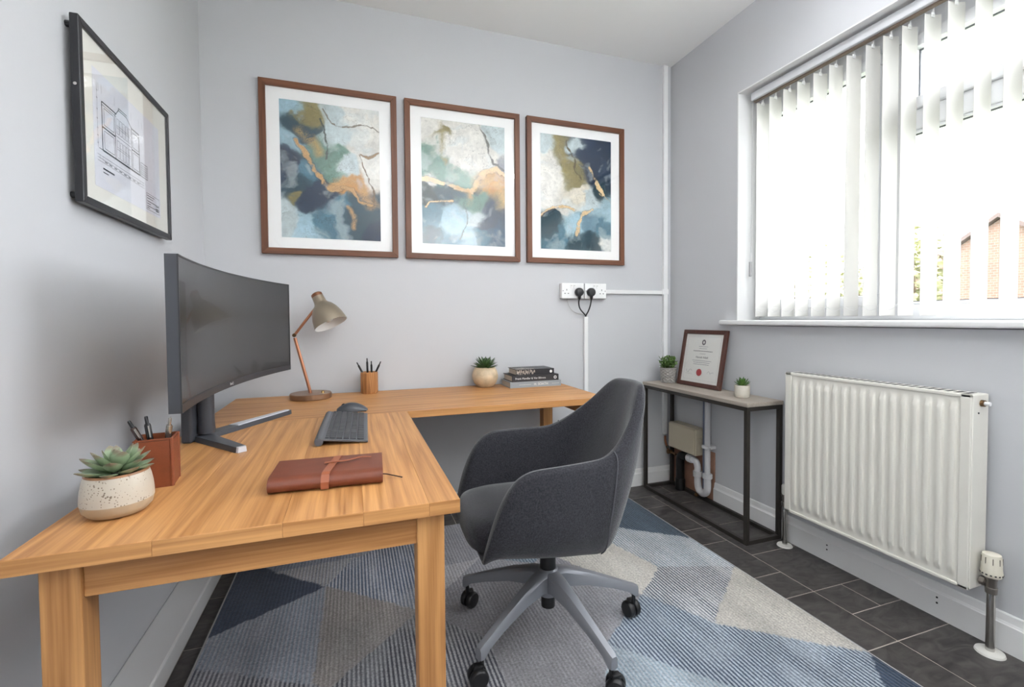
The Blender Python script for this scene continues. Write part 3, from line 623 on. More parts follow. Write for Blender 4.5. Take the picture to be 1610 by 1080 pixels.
# ------------------------------------------------------------------ architectural drawing on the left wall
mBF = mat('black_frame', (30, 30, 34), .4); mINK = mat('black_ink', (40, 40, 48), .8); mINKL = mat('grey_ink', (118, 118, 128), .8)
dt = thing('framed_drawing', (XL+.015, 1.765, 1.402), 'black-framed architectural elevation drawing on the left wall', 'picture', math.radians(90))
LW, LH = .605, .465
mitred(LW, LH, .019, .019, (mBF, mBF), dt)
for x_ in (-LW/2+.02, LW/2-.02):
    for z_ in (.02, LH-.02): obj('wall_spacer', lathe(NB(), [(0, 0), (.008, 0), (.008, .0146), (0, .0146)], 12, frame_mtx((x_, 0, z_), (0, 1, 0))), mBLACK, dt)
obj('mount', B((-LW/2+.012, -.012, .012), (LW/2-.012, -.004, LH-.012)), mat('cream_mount', (236, 234, 226), .8), dt)
obj('drawing_sheet', B((-.228, -.0126, .062), (.216, -.0120, .375)), mat('drawing_paper', (226, 227, 236), .8), dt)
obj('glass', B((-LW/2+.017, -.0165, .017), (LW/2-.017, -.0150, LH-.017)), mGL, dt)
ln = NB(); lt = NB()
def line(p, q, wd=.0016, b=None):
    wd *= 1.5; b = ln if b is None else b; p, q = Vector((p[0], 0, p[1])), Vector((q[0], 0, q[1])); d = (q-p).normalized(); n = Vector((-d.z, 0, d.x))*wd/2
    f = [b.verts.new(v+Vector((0, -.0129, 0))) for v in (p-n, q-n, q+n, p+n)]; b.faces.new(f)
def rect(x0, z0, x1, z1, wd=.001, b=None):
    line((x0, z0), (x1, z0), wd, b); line((x1, z0), (x1, z1), wd, b); line((x1, z1), (x0, z1), wd, b); line((x0, z1), (x0, z0), wd, b)
# local x runs towards the back wall ; building from -.183 to .055
bx0, bx1, gz, rz_ = -.183, .052, .168, .300
line((bx0-.02, gz), (bx1+.02, gz), .0012); line((bx0, gz), (bx1, gz), .0032); line((bx0, gz), (bx0, rz_), .0026); line((bx1, gz), (bx1, rz_-.006), .0026)
line((bx0, rz_), (-.098, rz_), .0022); line((.0, rz_-.004), (bx1, rz_-.004), .0022); line((bx0, rz_-.008), (-.1, rz_-.008), .001)
for a, b in [((-.105, rz_-.004), (-.085, rz_+.016)), ((-.085, rz_+.016), (-.035, rz_+.016)), ((-.035, rz_+.016), (-.01, rz_+.002)), ((-.01, rz_+.002), (0, rz_-.004)), ((-.085, rz_+.016), (-.085, rz_+.022)), ((-.085, rz_+.022), (-.03, rz_+.022))]: line(a, b, .0016)
line((-.108, gz), (-.108, rz_), .0018); line((-.002, gz), (-.002, rz_), .0018); line((bx0, .232), (-.108, .232), .0026); line((-.002, .232), (bx1, .232), .0026); line((-.108, .236), (-.002, .236), .001, lt)
for x0 in (-.172, .006): rect(x0, .240, x0+.042 if x0 > 0 else x0+.056, .286, .0011); rect(x0, .176, x0+.042 if x0 > 0 else x0+.056, .224, .0011)
for k in range(5): rect(-.098+.019*k, .245, -.084+.019*k, .288, .0008, lt); rect(-.098+.019*k, .175, -.084+.019*k, .225, .0008, lt)
for z in (.262, .268, .206, .20): line((-.1, z), (-.01, z), .0007, lt)
rect(bx1+.008, gz, bx1+.060, .212, .0012)
for k in range(6): line((bx1+.013+.008*k, gz+.004), (bx1+.013+.008*k, .206), .0009, lt)
for k in range(5): line((bx1+.010, .176+.007*k), (bx1+.058, .176+.007*k), .0008, lt)
for x in (-.2, -.183, -.108, -.002, .052, .075): line((x, gz-.03), (x, gz-.016), .0007, lt); line((x, rz_+.02), (x, rz_+.045), .0007, lt)
for z in (.15, .142, .134): line((bx0-.03, z), (bx1+.03, z), .0008, lt)
line((-.208, gz), (-.208, rz_+.04), .0007, lt)
for z in (.18, .2, .22, .245, .27, .30, .32): line((-.211, z), (-.205, z), .0016, lt)
for x in (-.175, -.15, -.12, -.09, -.06, -.03, .0, .03): line((x, .1385), (x+.016, .1385), .0022, lt)
line((-.185, .118), (-.120, .118), .0030); line((-.185, .108), (-.155, .108), .0018)
rect(.098, .072, .205, .125, .0009)
for z, l in ((.118, .06), (.110, .05), (.100, .10), (.092, .03), (.084, .1), (.078, .02)): line((.103, z), (.103+l, z), .0016)
for z in (.096, .088, .08): line((.175, z), (.2, z), .0022)
obj('elevation_lines', ln, mINK, dt); obj('fine_lines', lt, mINKL, dt)
obj('wall_hook', lathe(NB(), [(.004, 0), (.004, .003)], 10, frame_mtx((-LW/2-.001, -.01, .29), (-1, 0, 0)), True, True), mCHROME, dt)

# ------------------------------------------------------------------ curved monitor
mMON = mat('monitor_grey', (62, 64, 70), .38); mBEZ = mat('monitor_bezel', (38, 38, 41), .35)
mon = thing('curved_monitor', (-.365, 1.72, DZ), 'wide curved monitor with dark screen on a silver-footed stand', 'monitor', math.radians(-83))
# local frame: x along the screen (towards the back wall = -x), y forward out of the screen... built explicitly
MZ0, MZ1 = .170, .532; HW = .482; RAD = 2.15
def scr(s, off, z):
    a = s*HW/RAD; return Vector((RAD*math.sin(a), -(RAD*math.cos(a)-RAD)-RAD*(1-1)+0-off if False else (RAD-RAD*math.cos(a))+off, z))
# y positive = towards the viewer at the ends (concave screen); off >0 is towards the viewer
def slab(name, x0, x1, o0, o1, z0, z1, m, n=28, par=None, round_=0):
    bm = NB(); R_ = []
    for i in range(n+1):
        s = x0+(x1-x0)*i/n
        R_.append([bm.verts.new(scr(s, o, z)) for o, z in ((o0, z0), (o1, z0), (o1, z1), (o0, z1))])
    for a, b in zip(R_, R_[1:]):
        for k in range(4): bm.faces.new((a[k], a[(k+1) % 4], b[(k+1) % 4], b[k]))
    bm.faces.new(R_[0][::-1]); bm.faces.new(R_[-1])
    return obj(name, bm, m, par or mon, smooth=True)
slab('housing', -1, 1, -.026, -.001, MZ0, MZ1, mMON)
slab('bottom_bezel', -1, 1, -.002, .0025, MZ0, MZ0+.020, mBEZ)
for z0, z1 in ((MZ1-.004, MZ1),): slab('top_bezel', -1, 1, -.002, .002, z0, z1, mBEZ)
slab('side_bezel', -1, -.993, -.002, .002, MZ0+.020, MZ1-.004, mBEZ, 2); slab('side_bezel', .993, 1, -.002, .002, MZ0+.020, MZ1-.004, mBEZ, 2)
mSCR = mat('dark_screen', (18, 18, 20), .24, 0, spec=.6, coat=.15); slab('screen', -.993, .993, -.002, .0008, MZ0+.020, MZ1-.004, mSCR, 40)
obj('back_bulge', B((-.26, -.075, MZ0+.05), (.26, -.012, MZ1-.06), .02, 3), mMON, mon)
obj('neck', lathe(NB(), [(0, .02), (.024, .02), (.026, .03), (.024, .06), (.024, .26), (0, .26)], 24, Matrix.Translation((0, -.085, 0))), mMON, mon, smooth=True)
obj('neck_plate', B((-.055, -.135, .0), (.055, -.105, .25), .006), mMON, mon)
mFOOT = mat('brushed_silver', (206, 208, 214), .35, .2)
def foot(tip, name, far):
    a = Vector((0, -.10, 0)); t = Vector(tip); d = (t-a).normalized(); n = Vector((-d.y, d.x, 0)); L_ = (t-a).length
    f = obj(name, None or _foot(a, d, n, L_, .028, .016, 0, .016), mMON, mon)
    obj('silver_inlay', _foot(a+d*.13, d, n, L_-.14, .021, .0125, .0150, .0185), mFOOT, f) if far else obj('silver_tip', _foot(a+d*(L_-.010), d, n, .0115, .0150, .0125, .0005, .0163), mFOOT, f)
def _foot(a, d, n, L_, w0, w1, z0, z1):
    bm = NB(); P = []
    for t, wv in ((0, w0), (.5, (w0+w1)/2), (.96, w1), (1, w1*.7)): P.append((a+d*(L_*t), wv))
    lo = []; hi = []
    for c, wv in P:
        lo.append((bm.verts.new(c+n*wv+Vector((0, 0, z0))), bm.verts.new(c-n*wv+Vector((0, 0, z0))))); hi.append((bm.verts.new(c+n*wv*.85+Vector((0, 0, z1))), bm.verts.new(c-n*wv*.85+Vector((0, 0, z1)))))
    for i in range(3):
        bm.faces.new((hi[i][0], hi[i][1], hi[i+1][1], hi[i+1][0])); bm.faces.new((lo[i][1], lo[i][0], lo[i+1][0], lo[i+1][1]))
        for k in (0, 1): bm.faces.new((lo[i][k], lo[i+1][k], hi[i+1][k], hi[i][k]))
    bm.faces.new((lo[0][0], lo[0][1], hi[0][1], hi[0][0])); bm.faces.new((lo[3][0], lo[3][1], hi[3][1], hi[3][0])); return bm
iM = None
mon.rotation_euler = (0, 0, math.radians(-90-7+180-0))
# local x axis -> along +y of the room, local y -> +x out of the screen needs a mirror-free basis: rotate so that y points to +x
mon.rotation_euler = (0, 0, math.radians(-90+7-14+0))
bpy.context.view_layer.update()
inv = mon.matrix_world.inverted()
foot(inv @ Vector((-.306, 1.517, DZ)), 'stand_foot', False); foot(inv @ Vector((-.248, 2.084, DZ)), 'stand_foot', True)
text_obj('logo', 'BenQ', .012, Matrix.Translation((.03, .0035, MZ0+.010)) @ Matrix.Rotation(PI, 4, 'Z') @ Matrix.Rotation(PI/2, 4, 'X'), mat('logo_white', (225, 225, 225), .5), mon)

# ------------------------------------------------------------------ desk lamp
mLB = mat('bronze_metal', (146, 116, 92), .34, .6); mCOP = mat('copper_tube', (178, 122, 92), .32, .6); mSHD = mat('pewter_bronze', (156, 144, 126), .36, .6)
lamp = thing('desk_lamp', (-.195, 2.455, DZ), 'bronze desk lamp with jointed copper arm and bell shade', 'lamp')
obj('base', lathe(NB(), [(0, 0), (.092, 0), (.095, .003), (.095, .024), (.092, .027), (0, .027)], 48), mLB, lamp, smooth=True)
obj('switch_button', lathe(NB(), [(0, .027), (.007, .027), (.006, .036), (0, .038)], 14, Matrix.Translation((.055, -.02, 0))), mat('brass_bright', (210, 180, 120), .25, 1), lamp, smooth=True)
EL = Vector((-.068, 0, .308)); NK = Vector((.028, -.012, .437))
obj('lower_arm', tube(NB(), spline([(-.005, 0, .026), (-.007, 0, .05), EL-Vector((-.002, 0, .012))], 6), .0075, 12), mCOP, lamp, smooth=True)
obj('joint', lathe(NB(), [(0, -.011), (.009, -.011), (.009, .011), (0, .011)], 16, frame_mtx(EL, (0, 1, 0))), mBRASSY, lamp, smooth=True)
obj('upper_arm', tube(NB(), [EL, NK], .0065, 12), mCOP, lamp, smooth=True)
ax = Vector((.40, -.24, -.885)).normalized(); TOP = Vector((.030, .020, .512))
M_ = frame_mtx(TOP, ax)
shp = [(0, 0), (.020, .001), (.026, .006), (.027, .02), (.029, .05), (.034, .062), (.048, .075), (.062, .098), (.073, .13), (.079, .165), (.080, .172), (.0785, .172), (.072, .13), (.060, .099), (.046, .078), (.030, .070), (0, .068)]
def lathe_seg(i, j, m, nm): return obj(nm, lathe(NB(), shp[i:j], 40, M_), m, lamp, smooth=True)
lathe_seg(0, 4, mat('cap_brown', (132, 88, 62), .4, .5), 'shade_cap'); lathe_seg(3, 11, mSHD, 'shade'); lathe_seg(10, 17, mat('shade_lining', (240, 240, 238), .5), 'shade_lining')
obj('bulb', lathe(NB(), [(0, .066), (.014, .07), (.016, .085), (.026, .105), (.030, .125), (.026, .145), (.014, .156), (0, .159)], 24, M_), mat('bulb_glass', (235, 235, 230), .15), lamp, smooth=True)

# ------------------------------------------------------------------ plants
def leaf_mesh(L_, W_, T_, m, name='leaf', tipr=None, cup=.15):
    bm = NB(); n = 9; rings = []
    for i in range(n+1):
        t = i/n; wv = W_*(math.sin(PI*min(1, t*.92+.05))**.8)*(.55+.9*t if t < .5 else 1.0)*(1 if t < .9 else (1-t)/.1*.75+.25*(1-t)/.1); wv = max(wv*.5, .0004); th = T_*.5*(1-t*.55)*(math.sin(PI*min(1, t*.9+.08))**.5)
        ring = []
        for k in range(8):
            a = 2*PI*k/8; x = wv*math.cos(a); z = th*math.sin(a)*(1.0 if math.sin(a) < 0 else .35)+cup*abs(x)+.12*L_*t*t
            ring.append(bm.verts.new((x, t*L_, z)))
        rings.append(ring)
    for a, b in zip(rings, rings[1:]):
        for k in range(8): bm.faces.new((a[k], a[(k+1) % 8], b[(k+1) % 8], b[k]))
    bm.faces.new(rings[0][::-1]); bm.faces.new(rings[-1])
    o = obj(name, bm, m, None, smooth=True); me = o.data; bpy.data.objects.remove(o); return me
def leaf_mat(name, c0, c1, tip, L_, rough=.5):
    m = bpy.data.materials.new(name); m.use_nodes = True; N = m.node_tree.nodes; Lk = m.node_tree.links; p = N['Principled BSDF']; p.inputs['Roughness'].default_value = rough
    tc = N.new('ShaderNodeTexCoord'); sx = N.new('ShaderNodeSeparateXYZ'); Lk.new(tc.outputs['Object'], sx.inputs[0])
    d = N.new('ShaderNodeMath'); d.operation = 'DIVIDE'; d.inputs[1].default_value = L_; Lk.new(sx.outputs[1], d.inputs[0])
    r = N.new('ShaderNodeValToRGB'); e = r.color_ramp.elements; e[0].position = .1; e[0].color = (*lin(c0), 1); e[1].position = .8; e[1].color = (*lin(c1), 1); q = e.new(.97); q.color = (*lin(tip), 1)
    Lk.new(d.outputs[0], r.inputs[0]); Lk.new(r.outputs[0], p.inputs['Base Color']); p.inputs['Subsurface Weight'].default_value = .0; return m
def rosette(parent, layers, z, mesh, seed, jit=.12):
    rr = random.Random(seed)
    for n, tilt, sc, r0, ph, dz in layers:
        for k in range(n):
            a = ph+2*PI*k/n+rr.uniform(-jit, jit); o = bpy.data.objects.new('leaf', mesh); link(o, parent); s = sc*rr.uniform(.9, 1.1)
            o.scale = (s, s, s); o.rotation_euler = (math.radians(tilt)+rr.uniform(-.1, .1), 0, a-PI/2); o.location = (r0*math.cos(a), r0*math.sin(a), z+dz)
mSOIL = mat('potting_soil', (48, 40, 34), .95, var=.4, vscale=200, bump=.8, bscale=300)
# speckled stoneware pot beside the desk's left edge
def speckle():
    m = bpy.data.materials.new('speckled_glaze'); m.use_nodes = True; N = m.node_tree.nodes; Lk = m.node_tree.links; p = N['Principled BSDF']; p.inputs['Roughness'].default_value = .3
    tc = N.new('ShaderNodeTexCoord'); v = N.new('ShaderNodeTexVoronoi'); v.inputs['Scale'].default_value = 210; Lk.new(tc.outputs['Object'], v.inputs['Vector'])
    n = N.new('ShaderNodeTexNoise'); n.inputs['Scale'].default_value = 28; Lk.new(tc.outputs['Object'], n.inputs['Vector'])
    mu = N.new('ShaderNodeMath'); mu.operation = 'SUBTRACT'; Lk.new(v.outputs['Distance'], mu.inputs[0])
    k = N.new('ShaderNodeMath'); k.operation = 'MULTIPLY_ADD'; k.inputs[1].default_value = .9; k.inputs[2].default_value = -.31; Lk.new(n.outputs[0], k.inputs[0]); Lk.new(k.outputs[0], mu.inputs[1])
    r = N.new('ShaderNodeValToRGB'); e = r.color_ramp.elements; e[0].position = .0; e[0].color = (*lin((120, 106, 92)), 1); e[1].position = .10; e[1].color = (*lin((190, 181, 166)), 1); Lk.new(mu.outputs[0], r.inputs[0]); Lk.new(r.outputs[0], p.inputs['Base Color']); return m
pp = thing('potted_succulent', (-.447, 1.125, DZ), 'pale green rosette succulent in a speckled cream stoneware pot', 'plant')
GLZ = speckle(); mRIM = mat('rust_rim', (150, 104, 70), .4, var=.2, vscale=60); mBIS = mat('bare_stoneware', (182, 165, 140), .55, var=.06, vscale=40)
pr = [(0, 0), (.036, 0), (.047, .004), (.0555, .014), (.0588, .028), (.0586, .040), (.0572, .055), (.0545, .070), (.0515, .081), (.0505, .0845), (.0485, .0850), (.0470, .0835), (.049, .070), (0, .070)]
obj('pot_base', lathe(NB(), pr[:5], 48), mBIS, pp, smooth=True); pot = obj('pot', lathe(NB(), pr[4:9], 48), GLZ, pp, smooth=True); obj('pot_rim', lathe(NB(), pr[8:12], 48), mRIM, pp, smooth=True); obj('soil', lathe(NB(), [(.048, .074), (.02, .077), (0, .078)], 24), mSOIL, pp, smooth=True)
lm = leaf_mat('sage_leaf', (120, 140, 104), (146, 164, 132), (132, 122, 104), .05)
LM = leaf_mesh(.054, .030, .013, lm)
rosette(pp, [(8, 8, 1.06, .012, 0, 0), (7, 24, 1.04, .010, .35, .006), (6, 42, .95, .007, .1, .010), (4, 60, .78, .005, .5, .013), (3, 76, .55, .002, .2, .016)], .080, LM, 4)
# round mottled pot at the back
rp = thing('potted_succulent', (.700, 2.508, DZ), 'dark green spiky succulent in a round mottled beige pot beside books', 'plant')
mMOT = mat('mottled_beige', (196, 176, 146), .38, var=.22, vscale=26)
obj('pot', lathe(NB(), [(0, 0), (.038, 0), (.044, .003), (.062, .022), (.072, .048), (.073, .066), (.066, .092), (.056, .108), (.053, .110), (.051, .106), (.055, .098), (0, .098)], 48), mMOT, rp, smooth=True)
obj('soil', lathe(NB(), [(.053, .102), (0, .105)], 24), mSOIL, rp)
LM2 = leaf_mesh(.075, .019, .010, leaf_mat('dark_leaf', (92, 122, 60), (70, 96, 62), (40, 52, 40), .075), tipr=1)
rosette(rp, [(12, 6, .92, .010, 0, 0), (11, 20, .95, .008, .28, .004), (10, 36, .9, .006, .1, .008), (8, 52, .78, .004, .3, .010), (5, 70, .6, .002, 0, .012)], .106, LM2, 9)

# ------------------------------------------------------------------ pens, cups
def pen(name, base, tip, r, m, label, clip=None, cap=None, group=None, capm=None):
    base, tip = Vector(base), Vector(tip); d = tip-base; L_ = d.length; t = thing(name, base, label, 'pen', group=group); M_ = frame_mtx((0, 0, 0), d)
    obj('barrel', lathe(NB(), [(0, 0), (r*.5, .004), (r, .018), (r, L_-.022), (r*.85, L_-.018), (0, L_-.018)], 14, M_), m, t, smooth=True)
    obj('clicker', lathe(NB(), [(0, L_-.020), (r*.6, L_-.020), (r*.55, L_-.002), (r*.4, L_), (0, L_)], 12, M_), capm or m, t, smooth=True)
    if clip:
        bm = NB(); box(bm, (r+.0014, 0, L_-.042), (.0014, .0032, .040), .0005, 1, M_); box(bm, (r+.0003, 0, L_-.023), (.003, .0032, .003), 0, 1, M_); obj('clip', bm, clip, t)
    return t
mLEA = mat('tan_leather', (128, 66, 38), .45, var=.10, vscale=40, bump=.12, bscale=500); mLEAD = mat('brown_leather', (112, 58, 38), .42, var=.10, vscale=30, bump=.10, bscale=420)
cup = thing('pen_holder', (-.436, 1.294, DZ), 'square tan leather pen holder behind the speckled pot', 'pen holder', math.radians(7))
bm = NB(); CW, CH, TH = .036, .112, .0035
for lo, hi in [((-CW, -CW, 0), (CW, CW, .004)), ((-CW, -CW, .004), (CW, -CW+TH, CH)), ((-CW, CW-TH, .004), (CW, CW, CH)), ((-CW, -CW+TH, .004), (-CW+TH, CW-TH, CH)), ((CW-TH, -CW+TH, .004), (CW, CW-TH, CH))]: bx(bm, lo, hi)
bmesh.ops.remove_doubles(bm, verts=bm.verts[:], dist=1e-5); obj('body', bm, mLEA, cup)
bm = NB()
for sx_ in (-1, 1):
    for sy_ in (-1, 1): tube(bm, [(sx_*(CW-.002), sy_*(CW-.002), .001), (sx_*(CW-.002), sy_*(CW-.002), CH-.001)], .0042, 12)
obj('corner_edge', bm, mLEA, cup, smooth=True)
obj('stitching', tube(NB(), [(-CW-.0004, -CW-.0004, CH-.004), (CW+.0004, -CW-.0004, CH-.004), (CW+.0004, CW+.0004, CH-.004), (-CW-.0004, CW+.0004, CH-.004), (-CW-.0004, -CW-.0004, CH-.004)], .0006, 6), mat('dark_stitch', (78, 40, 26), .6), cup)
mPB = mat('pen_black', (26, 25, 28), .25); mPD = mat('pen_brown', (70, 56, 52), .22, .4); mPS = mat('pen_silver', (176, 170, 162), .25, .9)
pen('ballpoint_pen', (-.424, 1.300, DZ+.008), (-.480, 1.268, DZ+.156), .0060, mPD, 'dark brown pen with silver clip leaning left in the leather holder', mCHROME, capm=mPB)
pen('ballpoint_pen', (-.434, 1.285, DZ+.008), (-.450, 1.276, DZ+.163), .0064, mPB, 'black clip pen standing in the middle of the leather holder', mCHROME)
pen('ballpoint_pen', (-.434, 1.312, DZ+.008), (-.408, 1.292, DZ+.154), .0060, mPS, 'silver pen standing in the leather holder', mPS)
wc = thing('pencil_cup', (.080, 2.520, DZ), 'turned oak pencil cup holding black pens by the wall', 'pen holder')
woodcup = wood('walnut_oak', (122, 78, 42), (186, 132, 82), 2, 2.4, .45, .6)
obj('body', lathe(NB(), [(0, 0), (.040, 0), (.042, .004), (.0435, .012), (.0435, .106), (.0420, .110), (.037, .110), (.036, .104), (.036, .01), (0, .01)], 16), woodcup, wc)
for b_, t_, lab in [((.092, 2.520, .012), (.020, 2.510, .162), 'black pen leaning left in the oak pencil cup'), ((.074, 2.516, .012), (.070, 2.508, .182), 'tallest black pen, upright in the oak pencil cup'), ((.094, 2.526, .012), (.091, 2.512, .166), 'short upright black pen right of the tallest in the oak cup'), ((.070, 2.520, .012), (.138, 2.512, .162), 'black pen leaning right in the oak pencil cup')]:
    pen('marker_pen', (b_[0], b_[1], DZ+b_[2]), (t_[0], t_[1], DZ+t_[2]), .0052, mPB, lab, group='black pens in the oak cup')

# ------------------------------------------------------------------ keyboard, mouse, journal
mKB = mat('keyboard_grey', (88, 90, 95), .45); mKEY = mat('key_grey', (60, 61, 65), .5); mKEYT = mat('key_legend', (150, 152, 156), .6)
kb = thing('keyboard', (-.031, 1.718, DZ), 'slim grey keyboard lying in front of the monitor', 'keyboard', math.radians(-1.5))
KT = math.radians(6.5); MK = Matrix.Translation((0, 0, .0135)) @ Matrix.Rotation(KT, 4, 'Y')
obj('deck', box(NB(), (.003, 0, 0), (.150, .440, .007), .002, 2, MK), mKB, kb)
obj('battery_tube', tube(NB(), [(-.064, -.221, .0135), (-.064, -.208, .0135), (-.064, .208, .0135), (-.064, .221, .0135)], [.012, .0135, .0135, .012], 16), mKB, kb, smooth=True)
km = {}
def keym(w_, d_):
    k = (round(w_, 4), round(d_, 4))
    if k not in km:
        o = obj('key', box(NB(), (0, 0, 0), (d_, w_, .0042), .0011, 1), mKEY); km[k] = o.data; bpy.data.objects.remove(o)
    return km[k]
rows = [[1]*18, [1]*13+[2]+[1]*3, [1.5]+[1]*12+[1.5]+[1]*3, [1.8]+[1]*11+[2.2]+[1]*3, [2.3]+[1]*10+[2.7]+[1]*3, [1.3, 1.2, 1.2, 6.3, 1.2, 1.2, 1.6]+[1]*3]
xs = [-.042, -.026, -.0065, .0135, .0335, .0555]; ds = [.010, .0165, .0165, .0165, .0165, .0185]
for r_, (row, x, d_) in enumerate(zip(rows, xs, ds)):
    u = .428/sum(row); y = .214
    for wv in row:
        wk = wv*u; o = bpy.data.objects.new('key', keym(wk-.0028, d_)); link(o, kb); c = MK @ Vector((x, y-wk/2, .0052)); o.location = c; o.rotation_euler = (0, KT, 0); y -= wk
mouse = thing('computer_mouse', (-.004, 2.045, DZ), 'dark grey wireless mouse behind the keyboard', 'mouse', math.radians(-3))
bm = NB(); rings = []
for i in range(15):
    t = i/14; x = -.061+.122*t; hgt = .034*(math.sin(PI*(t*.90+.07))**.75)*(1.08-.12*t); hw = .031*(math.sin(PI*(t*.92+.04))**.42)
    rings.append([bm.verts.new((x, hw*math.cos(a)*(1 if math.sin(a) < .3 else .98), .0015+hgt*math.sin(a)**.8 if a not in (0, PI) else .0015)) for a in [PI*k/12 for k in range(13)]])
for a, b in zip(rings, rings[1:]):
    for k in range(12): bm.faces.new((a[k], a[k+1], b[k+1], b[k]))
    bm.faces.new((a[12], a[0], b[0], b[12]))
bm.faces.new(rings[0]); bm.faces.new(rings[-1][::-1]); obj('body', bm, mat('mouse_grey', (66, 69, 75), .4), mouse, smooth=True)
obj('base', B((-.056, -.027, 0), (.056, .027, .003), .001), mBLACK, mouse)
obj('scroll_wheel', lathe(NB(), [(0, -.003), (.009, -.003), (.009, .003), (0, .003)], 16, frame_mtx((-.034, 0, .024), (0, 1, 0))), mBLACK, mouse)

jr = thing('leather_journal', (-.056, 1.180, DZ), 'brown leather wrap journal tied with a strap on the desk', 'journal', math.radians(-2.5))
JL, JW, JH = .121, .073, .035
bm = NB(); prof = []
for k in range(9): a = -PI/2-PI*k/8; prof.append((-JW+.026+.026*math.cos(a), JH/2+JH/2*math.copysign(abs(math.sin(a))**.8, math.sin(a))))   # rounded spine towards the camera
inn = [(-JW+.026+.023*math.cos(-PI/2-PI*k/8), JH/2+(JH/2-.003)*math.sin(-PI/2-PI*k/8)) for k in range(9)][::-1]
poly = [(JW, 0)]+prof+[(JW, JH), (JW, JH-.003)]+inn+[(JW, .003)]
Mj = Matrix(((0, 0, 1, 0), (1, 0, 0, 0), (0, 1, 0, 0), (0, 0, 0, 1)))
obj('cover', prism(bm, poly, -JL, JL, Mj), mLEAD, jr, smooth=True)
obj('pages', B((-JL+.004, -JW+.014, .0032), (JL-.004, JW-.004, JH-.0032)), mat('page_edges', (196, 176, 150), .8, var=.12, vscale=300), jr)
sx0 = .006
bm = NB(); strap = [(-JW*1.0-.0012, .004), (-JW-.0018, JH/2), (-JW+.006, JH-.002), (-JW+.016, JH+.0016), (0, JH+.0016), (JW-.01, JH+.0014), (JW+.001, JH-.001), (JW+.0016, .004)]
rr_ = []
for y, z in strap: rr_.append([bm.verts.new((sx0+.018*0+dx_+.010*(y/JW), y, z+dz_)) for dx_, dz_ in ((-.0085, 0), (.0085, 0), (.0085, .0018), (-.0085, .0018))])
for a, b in zip(rr_, rr_[1:]):
    for k in range(4): bm.faces.new((a[k], a[(k+1) % 4], b[(k+1) % 4], b[k]))
bm.faces.new(rr_[0]); bm.faces.new(rr_[-1]); obj('strap', bm, mat('strap_leather', (150, 86, 58), .4), jr)
# loose tail of the strap, curling over the cover
bm = NB(); tl2 = spline([(-.012, .012, JH+.003), (.012, .008, JH+.005), (.04, .012, JH+.0045), (.07, .022, JH+.007), (.095, .026, JH+.0035)], 5); prev = None
for i, p in enumerate(tl2):
    hwid = .0055*(1-i/len(tl2)*.75); cur = [bm.verts.new(p+Vector((0, s, z))) for s, z in ((-hwid, 0), (hwid, 0), (hwid, .0016), (-hwid, .0016))]
    if prev:
        for k in range(4): bm.faces.new((prev[k], prev[(k+1) % 4], cur[(k+1) % 4], cur[k]))
    else: bm.faces.new(cur)
    prev = cur
bm.faces.new(prev); obj('strap_tail', bm, MATS['strap_leather'], jr)
obj('stud', lathe(NB(), [(0, 0), (.0032, 0), (.0026, .002), (0, .0028)], 14, Matrix.Translation((sx0, .008, JH+.0035))), mat('brass_stud', (200, 150, 96), .25, 1), jr, smooth=True)
obj('ribbon_marker', tube(NB(), spline([(JL-.02, -.030, .012), (JL+.004, -.031, .0115), (JL+.022, -.036, .008), (JL+.045, -.043, .003)], 5), .0016, 6), mat('ribbon_brown', (58, 34, 26), .6), jr)

# ------------------------------------------------------------------ books
def book(x0, x1, y0, y1, z0, z1, mc, label, rz, mpage):
    c = Vector(((x0+x1)/2, (y0+y1)/2, z0)); t = thing('book', c, label, 'book', rz, 'books stacked on the desk'); a, b, h_ = (x1-x0)/2, (y1-y0)/2, z1-z0
    bm = NB(); bx(bm, (-a, -b, 0), (a, b, .0028)); bx(bm, (-a, -b, h_-.0028), (a, b, h_)); bx(bm, (-a, -b, .0028), (a, -b+.003, h_-.0028))
    bmesh.ops.remove_doubles(bm, verts=bm.verts[:], dist=1e-5); obj('cover', bm, mc, t); obj('pages', B((-a+.005, -b+.003, .0028), (a-.005, b-.005, h_-.0028)), mpage, t); return t, a, b, h_
mPG = mat('book_pages', (206, 196, 184), .8, var=.10, vscale=400, stretch=(1, 1, 8)); mTXT = mat('spine_white', (226, 226, 224), .6)
SP = lambda x, b, z: Matrix.Translation((x, -b-.0003, z)) @ Matrix.Rotation(PI/2, 4, 'X')
t, a, b, h_ = book(.809, 1.112, 2.392, 2.560, DZ, DZ+.032, mat('silver_grey_cloth', (146, 152, 156), .5), 'pale silver-grey hardback at the bottom of the book stack', 0, mPG)
text_obj('spine_title', 'H. SOATH', .019, SP(.03, b, h_/2), mTXT, t)
for x0, x1 in ((-.10, -.03), (.095, .14)): obj('spine_rule', B((x0, -b-.0005, h_/2-.0006), (x1, -b, h_/2+.0006)), mTXT, t)
t, a, b, h_ = book(.822, 1.100, 2.398, 2.556, DZ+.032, DZ+.066, mat('black_cloth', (44, 43, 46), .5), 'black hardback with white spine title, middle of the book stack', 0, mPG)
text_obj('spine_title', 'Frank Mandlar & Van Bõrens', .0155, SP(-.03, b, h_/2), mTXT, t)
obj('publisher_mark', lathe(NB(), [(.0045, 0), (.009, 0), (.009, .0006), (.0045, .0006)], 18, frame_mtx((.118, -b-.0001, h_/2), (0, -1, 0))), mTXT, t)
t, a, b, h_ = book(.848, 1.075, 2.404, 2.548, DZ+.066, DZ+.099, mat('black_jacket', (40, 40, 44), .35), 'smaller black and white patterned book on top of the stack', 0, mPG)
obj('publisher_mark', lathe(NB(), [(0, 0), (.008, 0), (.008, .0006), (0, .0006)], 18, frame_mtx((.094, -b-.0001, h_/2), (0, -1, 0))), mTXT, t)
